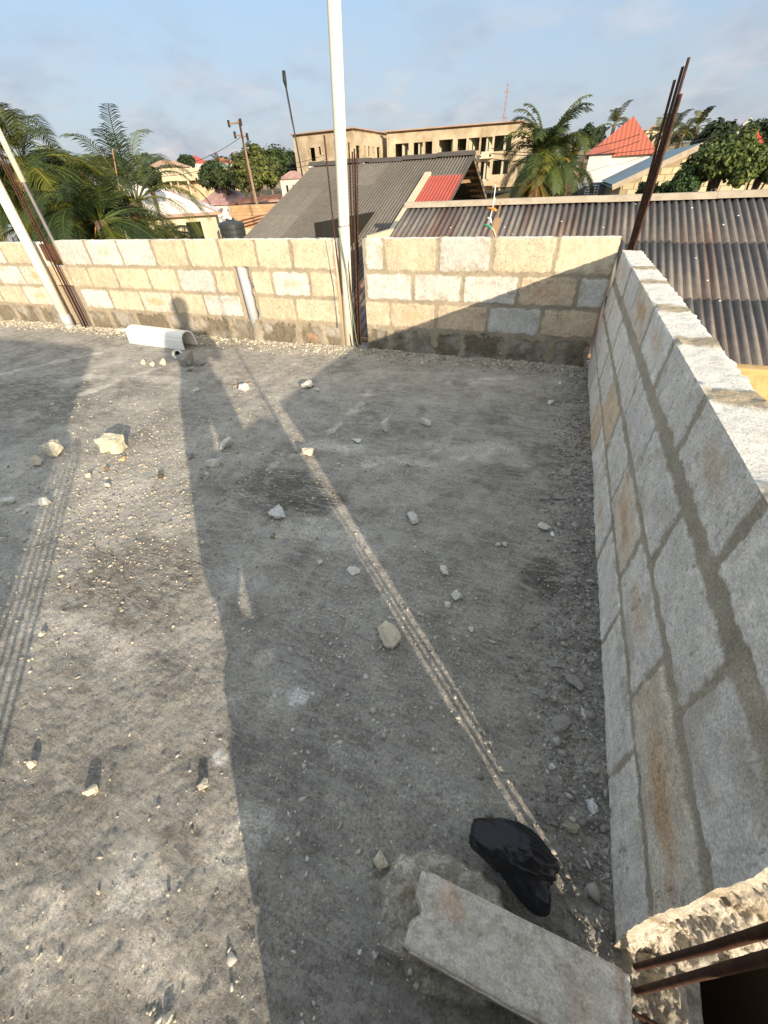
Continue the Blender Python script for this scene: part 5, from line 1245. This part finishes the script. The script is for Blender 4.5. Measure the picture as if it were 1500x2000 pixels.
# ------------------------------------------------------------------ tank, poles, wires, mast
tp, tb = at(448, 430, Y=20), at(452, 470, Y=20); tr = .62
e = thing('water_tank', (tp[0]+.05, 20, tb[2]-.4), 'black ribbed plastic water tank behind the wall left of the grey roof', 'water tank')
prof = [(0, tp[2]+.10), (tr*.3, tp[2]+.09), (tr*.35, tp[2]+.0), (tr*.9, tp[2]-.08), (tr, tp[2]-.16)]
z = tp[2]-.16
while z > tb[2]-.3: prof += [(tr, z-.16), (tr*.96, z-.18), (tr*.96, z-.21), (tr, z-.23)]; z -= .23
prof += [(tr, z-.05), (0, z-.05)]
th = np.linspace(0, 2*PI, 29); G = np.array([[(tp[0]+.05+r*math.cos(a), 20+r*math.sin(a), zz) for a in th] for r, zz in prof]); m_ = MB(); m_.grid(G); m_.build('drum', M_tank, e, sm=False)
m_ = MB(); m_.tube([(tp[0]-.35, 20, tp[2]+.06), (tp[0]+.25, 19.8, tp[2]+.09)], .06, 8); m_.build('inlet_pipe', M_white, e)
m_ = MB(); m_.box((tp[0]-.9, 19.2, GZ), (tp[0]+1, 20.9, z-.05)); m_.build('stand', M_plaster, e)
m_ = MB(); q = at(418, 470, Y=20.5); qt = at(412, 425, Y=20.5); m_.box((q[0]-.35, 20.5, GZ), (q[0]+.25, 20.8, qt[2])); meta(m_.build('cream_pillar', M_cream), 'cream gate pillar left of the black water tank', 'pillar')
def straight(p, q): return [p+(q-p)*t for t in np.linspace(0, 1, 4)]
Yu = 42.
ut, ub = at(466, 233, Y=Yu), at(508, 430, Y=Yu); ub2 = ub+(ub-ut)/(ut[2]-ub[2])*(ub[2]-GZ)
e = thing('utility_pole', (ub2[0], Yu, GZ), 'leaning wooden utility pole with two crossarms on the left', 'utility pole')
m_ = MB(); m_.tube(straight(ub2, ut), [.17, .15, .12, .09], 8); m_.build('pole', M_polew, e, sm=True)
m_ = MB(); a2, b2_ = at(463, 252, Y=Yu-.3), at(500, 440, Y=Yu-.3); m_.tube([at(468, 234, Y=Yu-.25), at(478, 300, Y=Yu-.3), b2_], .06, 6); m_.build('stay_pole', M_rust, e)
for (x0, y0, x1, y1) in [(447, 242, 470, 239), (459, 264, 483, 267)]:
    a, b = at(x0, y0, Y=Yu-.15), at(x1, y1, Y=Yu-.15); m_ = MB(); m_.beam(a, b, .10, .12); o = m_.build('crossarm', M_polew, e)
    for q in (a, b): m_ = MB(); m_.tube([q-np.array([0, 0, .22]), q+np.array([0, 0, .24])], .11, 8); ob = m_.build('insulator', M_black, o)
Ya = 26.
e = thing('antenna_pole', tuple(at(590, 340, Y=Ya)), 'thin black leaning pole with a bent lamp-like tip left of the white pipe', 'antenna pole')
m_ = MB(); bt, tt = at(591, 345, Y=Ya), at(558, 165, Y=Ya); m_.tube(straight(bt+(bt-tt)*.35, tt), [.05, .045, .04, .035], 8); m_.build('mast', M_black, e, sm=True)
m_ = MB(); m_.tube([tt-np.array([0, 0, .1]), at(556, 158, Y=Ya), at(554, 138, Y=Ya)], [.05, .10, .085], 8); m_.build('head', M_black, e, sm=True)
m_ = MB(); m_.tube([at(556, 165, Y=Ya-.1), at(566, 220, Y=Ya-.1), at(583, 300, Y=Ya-.1)], .012, 5); m_.build('wire', M_black, e)
e = thing('street_lamp', tuple(at(1424, 330, Y=50)), 'curved grey street lamp above the bush on the right skyline', 'street lamp')
m_ = MB(); m_.tube([at(1420, 345, Y=50), at(1432, 275, Y=50), at(1444, 252, Y=50), at(1452, 243, Y=50)], [.16, .12, .10, .08], 8); m_.build('post', M_steel, e, sm=True)
m_ = MB(); a, b = at(1450, 245, Y=50), at(1467, 231, Y=50); m_.beam(a, b, .35, .18); m_.build('lamp_head', M_steel, e)
# thin canes at the left
for (x0, y0, x1, y1, lb) in [(219, 290, 228, 340, 'short thin dark cane sticking up above the left palms'), (222, 395, 240, 450, 'pale cane leaning among the left palms')]:
    m_ = MB(); a, b = at(x0, y0, Y=11), at(x1, y1, Y=11); b = b+(b-a)*1.2; m_.tube([a, b], .016, 6); meta(m_.build('cane', M_wood), lb, 'cane')
# lattice mast far away
Ym = 480.
mt_, mb_ = at(982, 163, Y=Ym), at(983, 245, Y=Ym); 
e = thing('radio_mast', (mb_[0], Ym, gz(mb_[0], Ym)), 'faint pinkish lattice radio mast on the horizon', 'radio mast')
m_ = MB(); zb_ = float(gz(mb_[0], Ym)); Hm = mt_[2]-zb_
for k in range(14):
    t0, t1 = k/14, (k+1)/14; w0, w1 = 3.0-2.2*t0, 3.0-2.2*t1; z0, z1 = zb_+Hm*t0, zb_+Hm*t1
    c4 = [(-1, -1), (1, -1), (1, 1), (-1, 1)]
    for i in range(4):
        a, b = c4[i], c4[(i+1) % 4]
        A0, A1, B1 = (mb_[0]+a[0]*w0/2, Ym+a[1]*w0/2, z0), (mb_[0]+a[0]*w1/2, Ym+a[1]*w1/2, z1), (mb_[0]+b[0]*w1/2, Ym+b[1]*w1/2, z1)
        m_.beam(A0, A1, .3); m_.beam(A0, B1, .16); m_.beam(A1, B1, .16)
m_.build('lattice', M_mast, e)
for t in (.35, .6, .9): m_ = MB(); z0 = zb_+Hm*t; m_.box((mb_[0]-2.6, Ym-.4, z0-.9), (mb_[0]-1.9, Ym+.4, z0+.9)); m_.box((mb_[0]+1.9, Ym-.4, z0-.9), (mb_[0]+2.6, Ym+.4, z0+.9)); m_.beam((mb_[0]-2.6, Ym, z0), (mb_[0]+2.6, Ym, z0), .2); m_.build('antenna_panel', M_mast, e)
def cable(p, q, sag, label, r=.012):
    t = np.linspace(0, 1, 18); P = p[None]*(1-t)[:, None]+q[None]*t[:, None]; P[:, 2] -= sag*4*t*(1-t)
    m_ = MB(); m_.tube(P, r, 5); meta(m_.build('power_line', M_black), label, 'power line', 'power lines')
cable(at(470, 268, Y=Yu), at(300, 330, Y=40), .5, 'power line running left from the wooden pole lower arm', .02)
cable(at(474, 300, Y=Yu), at(300, 345, Y=40), .4, 'power line running left below the pole crossarms', .02)
cable(at(484, 330, Y=Yu), at(640, 310, Y=50), .4, 'power line running right from the wooden pole behind the pipe', .02)
cable(at(482, 320, Y=Yu), at(640, 300, Y=50), .4, 'upper power line running right from the wooden pole', .02)
cable(at(960, 290, Y=34), at(1250, 262, Y=40), .5, 'power line crossing in front of the tall right palm', .02)
cable(at(960, 300, Y=34), at(1440, 255, Y=50), .6, 'long power line reaching the street lamp on the right', .02)
cable(at(960, 310, Y=34), at(1250, 275, Y=40), .5, 'lowest power line in front of the tall right palm', .02)
# stick with coloured tape behind the wall
e = thing('marker_stick', tuple(at(965, 466, Y=5.2)), 'tan wooden stake wrapped in orange and green tape behind the back wall', 'stake')
a, b = at(962, 480, Y=5.2), at(978, 395, Y=5.2); mid = at(972, 425, Y=5.2)
m_ = MB(); m_.beam(a, mid, .055, .03, up=(0, 1, 0)); m_.tube([mid, b], .006, 5); m_.beam(a-np.array([0, 0, 1.3]), a, .055, .03, up=(0, 1, 0)); m_.build('stake', M_wood, e)
for (x0, y0, x1, y1, c, r) in [(951, 407, 970, 412, (.65, .25, .06), .012), (945, 440, 960, 446, (.05, .28, .16), .012), (968, 386, 942, 466, (.5, .52, .5), .004), (955, 440, 969, 464, (.65, .6, .5), .006), (968, 360, 955, 440, (.75, .75, .72), .005), (952, 425, 960, 436, (.75, .77, .8), .009)]:
    m_ = MB(); p, q = at(x0, y0, Y=5.18), at(x1, y1, Y=5.18); m_.tube([p, (p+q)/2+np.array([.01, 0, .01]), q], r, 6, c=c); m_.build('tape', M_rope, e, sm=True)

# ------------------------------------------------------------------ vegetation
def leaves(centers, normals, size, asp, cols, rs):
    n = len(centers); nn = normals/np.linalg.norm(normals, axis=1)[:, None]
    r = rs.normal(size=(n, 3)); a = np.cross(nn, r); a /= np.linalg.norm(a, axis=1)[:, None]; b = np.cross(nn, a)
    s = size[:, None] if np.ndim(size) else size
    V = np.stack([centers-a*s, centers-b*s*asp*.6, centers+a*s, centers+b*s*asp*.6], 1)
    V[:, 1] += nn*s*.15 if np.ndim(s) else nn*s*.15
    F = np.arange(n*4).reshape(n, 4); return V.reshape(-1, 3), F, np.repeat(cols, 4, axis=0)
def broad_tree(c, R_, zb, label, col=(.055, .085, .02), n=5500, ls=.16, seed=1, name='leafy_tree', group=None, clumps=34, sq_=.8, trunk=True):
    rs = np.random.default_rng(seed); c = np.array(c, float); R_ = R_*.82
    e = thing(name, (c[0], c[1], zb), label, 'tree', group)
    d = rs.normal(size=(clumps, 3)); d /= np.linalg.norm(d, axis=1)[:, None]; d[:, 2] = np.abs(d[:, 2])*1.0-.35*rs.random(clumps)
    cc = c+d*np.array([R_, R_, R_*sq_])*rs.uniform(.45, .92, (clumps, 1)); cr = R_*rs.uniform(.22, .42, clumps)
    k = rs.integers(0, clumps, n); off = rs.normal(size=(n, 3)); off /= np.linalg.norm(off, axis=1)[:, None]
    P = cc[k]+off*cr[k][:, None]*rs.uniform(.55, 1.08, (n, 1))**.6
    nr_ = off+np.array([0, 0, .6])+rs.normal(size=(n, 3))*.5
    tone = rs.uniform(.7, 1.35, clumps)[k]*rs.uniform(.75, 1.3, n); cols = np.array(col)[None]*tone[:, None]
    yl = rs.random(n) < .12; cols[yl] = cols[yl]*np.array([1.7, 1.35, .9])
    V, F, C = leaves(P, nr_, ls*rs.uniform(.7, 1.3, n), 1.0, cols, rs)
    mesh('crown', V, F, M_leaf, e, col=C)
    m_ = MB(); base_ = np.array([c[0], c[1], zb])
    m_.tube([base_, base_*.5+c*.5+np.array([R_*.05, 0, 0]), c], [R_*.10, R_*.07, R_*.04], 8)
    for i in range(0, clumps, 4): m_.tube([base_*.35+c*.65, (c+cc[i])/2, cc[i]], [R_*.045, R_*.03, R_*.012], 6)
    m_.build('trunk', M_trunk, e, sm=True)
    return e
def palm(c, zb, label, nf=22, L_=3., seed=1, col=(.05, .08, .022), lean=(0, 0), nl=44, ll=.62, droop=1., up=(-.2, 1.35), dead=2, wid=.028, azs=None, name='coconut_palm', nuts=True, trunk_r=.16, group=None):
    rs = np.random.default_rng(seed); c = np.array(c, float)
    e = thing(name, (c[0]+lean[0], c[1]+lean[1], zb), label, 'palm tree', group)
    V, F, C = [], [], []; n0 = 0
    def strip(P0, P1, P2, w_, side, colr):
        nonlocal n0
        V.extend([P0-side*w_*.35, P0+side*w_*.35, P1-side*w_*.5, P1+side*w_*.5, P2]); F.append((n0, n0+1, n0+3, n0+2)); F.append((n0+2, n0+3, n0+4)); C.extend([colr]*5); n0 += 5
    rach = MB()
    for i in range(nf+dead):
        az = (2*PI*i*.382+rs.uniform(-.25, .25)) if azs is None else azs[i % len(azs)]+rs.uniform(-.2, .2)
        isd = i >= nf
        el = (up[0]+(up[1]-up[0])*((i*.7548+.31) % 1)) if not isd else -1.0
        Lf = L_*rs.uniform(.82, 1.1)*(1-.15*(el < 0))
        hd = np.array([math.cos(az), math.sin(az), 0]); N_ = 16; P = [c+hd*.08]; a = el; cc0 = np.array(col)*rs.uniform(.75, 1.35)*(1 if not isd else 0)+(np.array([.20, .12, .05]) if isd else 0)
        if not isd and rs.random() < .3: cc0 = cc0*np.array([2.2, 1.7, .9])
        for k in range(N_):
            a -= droop*(.035+.13*(k/N_)**1.2)*rs.uniform(.9, 1.1)*(math.cos(a)+.25); a = max(a, -1.5)
            P.append(P[-1]+(hd*math.cos(a)+np.array([0, 0, math.sin(a)]))*Lf/N_)
        P = np.array(P); rach.tube(P, np.linspace(.028, .006, len(P))*(L_/3), 5, c=tuple(cc0*np.array([2.0, 1.7, 1.2])), cap=False)
        side0 = np.cross(hd, [0, 0, 1.])
        for j in range(nl):
            t = .14+.86*j/nl; f = t*N_; k = min(int(f), N_-1); q = P[k]+(P[k+1]-P[k])*(f-k); tg = P[k+1]-P[k]; tg /= np.linalg.norm(tg)
            llen = 1.25*ll*(L_/3)*min(1, .45+t*2.2)*(1-.72*t**3)*rs.uniform(.85, 1.1)
            if llen < .05: llen = .05
            for sg in (-1, 1):
                dd = tg*.62+side0*sg*.78+np.array([0, 0, .12]); dd /= np.linalg.norm(dd)
                g = rs.uniform(.3, 1.0)*droop; p1 = q+dd*llen*.5-np.array([0, 0, .10*g*llen]); p2 = q+dd*llen*.86-np.array([0, 0, .42*g*llen])
                strip(q, p1, p2, (.85 if L_*1.0 and c[1] < 20 else 1.1)*wid*(L_/3), tg, cc0*rs.uniform(.75, 1.3))
    V = np.array(V); mesh('fronds', V, F, M_leaf, e, col=np.array(C))
    rach.build('leaf_stems', M_leaf, e)
    m_ = MB(); b_ = np.array([c[0]+lean[0], c[1]+lean[1], zb]); t = np.linspace(0, 1, 9)[:, None]; P = b_*(1-t)+c*t; P[:, 0] -= lean[0]*.25*np.sin(t[:, 0]*PI)
    m_.tube(P, np.linspace(trunk_r*1.25, trunk_r, 9), 10); m_.build('trunk', M_trunk, e, sm=True)
    if nuts:
        m_ = MB()
        for i in range(9):
            a = i*2.4; q = c+np.array([math.cos(a)*.26, math.sin(a)*.26, -.22-.10*(i % 3)]); V_, F_l = hull_rock(i, .13, .13, .16, 1, .02, 24); m_.add(V_+q, F_l, c=(.30, .17, .05))
        m_.build('coconuts', material('husk', (1, 1, 1), .7, .2, 6, bump=0, vcol=True), e)
    return e
LV = (.045, .068, .022)
PL = 'palms behind the left wall'
c = at(45, 318, Y=9.0); palm(c, GZ, 'tall coconut palm with orange nuts at the left edge', 26, 2.15, 11, (.048, .070, .020), nl=50, up=(-.9, 1.35), droop=1.25, group=PL, wid=.045, ll=.75)
c = at(130, 385, Y=10.5); palm(c, GZ, 'dense palm right behind the wall between the left edge palm and the slender one', 25, 2.6, 12, (.036, .064, .020), nl=50, up=(-.7, 1.15), dead=1, droop=1.15, nuts=False, group=PL, wid=.042, ll=.72)
c = at(264, 395, Y=11.5); palm(c, GZ, 'slender oil palm with upswept feathery fronds', 22, 2.5, 13, (.035, .055, .024), nl=44, ll=.60, up=(.1, 1.5), droop=1.1, dead=3, nuts=False, group=PL, wid=.036)
c = at(195, 430, Y=9.6); palm(c, GZ, 'low dark palm whose drooping fronds touch the wall top', 32, 2.3, 14, (.032, .054, .018), nl=46, up=(-.5, 1.0), dead=3, nuts=False, group=PL, wid=.042, ll=.7)
c = at(330, 455, Y=12.5); palm(c, GZ, 'low spreading palm in front of the pale roofed house', 28, 2.1, 15, (.036, .052, .020), nl=42, up=(-.6, .6), dead=4, droop=1.2, nuts=False, group=PL, wid=.040, ll=.65)
c = at(80, 440, Y=10.2); palm(c, GZ, 'yellowing young palm behind the leaning cream pipe', 26, 2.1, 16, (.060, .076, .022), nl=44, up=(-.5, 1.0), dead=2, nuts=False, group=PL, wid=.042, ll=.7)
c = at(150, 330, Y=13); palm(c, GZ, 'shaded palm behind the dense one with arching fronds over the left roofs', 13, 2.6, 17, (.034, .058, .022), nl=46, up=(-.8, 1.0), dead=1, droop=1.3, nuts=False, group=PL, wid=.042, ll=.75)
c = at(1062, 310, Y=36); palm(c, GZ, 'tall coconut palm in front of the unfinished block on the right', 60, 3.6, 21, (.055, .080, .022), nl=44, up=(-1.3, 1.45), droop=1.1, dead=3, wid=.052, ll=.8, trunk_r=.22)
c = at(1050, 352, Y=34); palm(c, GZ, 'shorter yellowed palm under the tall right palm', 26, 2.3, 22, (.10, .095, .03), nl=34, up=(-.8, 1.2), dead=6, nuts=False, wid=.05)
c = at(1106, 330, Y=38); palm(c, GZ, 'dark palm at the right side of the tall right palm', 26, 3.0, 23, (.040, .060, .020), nl=36, up=(-.7, 1.45), dead=1, nuts=False, wid=.05)
FP = 'distant palms on the right skyline'
for (x, y, Y, L2, lb, sd) in [(1200, 244, 75, 3.2, 'small distant palm left of the red roof peak', 31), (1285, 262, 95, 3.8, 'distant palm just right of the red roof', 32), (1312, 258, 85, 3.8, 'distant palm behind the leaning rods', 33), (1362, 248, 90, 4.0, 'dark distant palm right of the leaning rods', 34), (1335, 262, 90, 3., 'low distant palm between the leaning rods and the dark one', 36), (428, 322, 80, 2.6, 'small palm beside the leafy tree on the left', 35)]:
    c = at(x, y, Y=Y); palm(c, float(gz(c[0], Y)), lb, 13, L2, sd, (.045, .060, .028), nl=24, up=(-.3, 1.4), dead=0, nuts=False, wid=.08, trunk_r=.2, group=FP if x > 900 else None)
c = at(500, 345, Y=58); broad_tree(c, 4.1, GZ, 'large yellow-green mango tree behind the utility pole', (.085, .105, .028), 7500, .24, 41, clumps=50, sq_=.95)
c = at(522, 322, Y=70); broad_tree(c, 4.0, GZ, 'dark green round tree rising behind the mango tree', (.040, .070, .020), 5000, .26, 42)
c = at(420, 350, Y=66); broad_tree(c, 2.9, GZ, 'dark green tree right of the yellow villa', (.040, .065, .024), 4500, .24, 43)
c = at(440, 355, Y=64); broad_tree(c, 2.4, GZ, 'small dark tree between villa and mango tree', (.045, .065, .022), 3000, .22, 48)
c = at(364, 318, Y=115); broad_tree(c, 2.8, 0, 'distant dark tree below the dark red roof', (.035, .055, .02), 2500, .35, 44)
c = at(560, 335, Y=100); broad_tree(c, 5.0, -2, 'distant dark tree beside the cube-shaped block', (.035, .055, .022), 3500, .35, 45)
c = at(290, 350, Y=30); broad_tree(c, 1.2, GZ, 'olive tree behind the slender oil palm', (.045, .060, .020), 2600, .15, 46)
c = at(1412, 330, Y=18.5); broad_tree(c, 1.3, GZ, 'bright green leafy tree over the ridge at the right', (.085, .115, .03), 7500, .065, 51, clumps=44, sq_=.8)
c = at(1325, 368, Y=18); broad_tree(c, .62, GZ, 'dark green bush left of the bright leafy tree', (.035, .065, .022), 4000, .05, 52)
c = at(1485, 335, Y=21); broad_tree(c, 1.05, GZ, 'mid green tree at the right edge behind the bright one', (.040, .062, .020), 5500, .07, 53)
c = at(1262, 374, Y=19); broad_tree(c, .42, GZ, 'small bush at the foot of the block gable', (.045, .075, .022), 1500, .05, 54)
c = at(1148, 275, Y=110); broad_tree(c, 3.4, 0, 'distant round tree right of the tall palm', (.035, .060, .025), 2200, .32, 55)
c = at(1395, 280, Y=70); broad_tree(c, 3.0, -1, 'distant dark tree below the right skyline houses', (.035, .055, .022), 3500, .3, 56)
c = at(1465, 280, Y=78); broad_tree(c, 3.0, 0, 'distant tree under the grey-blue roof at the right', (.038, .058, .024), 3500, .3, 57)
# far woodland that closes the horizon
def woodland():
    rs = np.random.default_rng(99); P, Nn, S_, C = [], [], [], []
    for i in range(800):
        a = rs.uniform(.30*PI, .92*PI) if rs.random() < .9 else rs.uniform(0, 2*PI); d = rs.uniform(210, 480); x, y = d*math.cos(a), d*math.sin(a); R_ = rs.uniform(2., 4.2)
        cz = float(gz(x, y))+R_*.6; n = 60
        o = rs.normal(size=(n, 3)); o /= np.linalg.norm(o, axis=1)[:, None]; o[:, 2] = np.abs(o[:, 2])-.2
        P.append(np.array([x, y, cz])+o*R_*np.array([1.2, 1.2, .8])*rs.uniform(.7, 1.05, (n, 1))); Nn.append(o+rs.normal(size=(n, 3))*.4); S_.append(np.full(n, R_*.28)); C.append(np.array([.045, .062, .030])*rs.uniform(.7, 1.4)*rs.uniform(.8, 1.2, (n, 1)))
    V, F, C = leaves(np.vstack(P), np.vstack(Nn), np.concatenate(S_), 1.1, np.vstack(C), rs)
    return mesh('distant_woodland', V, F, M_leaf, col=C, loc=(0, 0, 0))
meta(woodland(), 'dark band of far-off trees along the horizon', 'trees', kind='stuff')
for o in bpy.data.objects:
    if '_w' in o: del o['_w']
print('objects', len(bpy.data.objects), 'size check done')
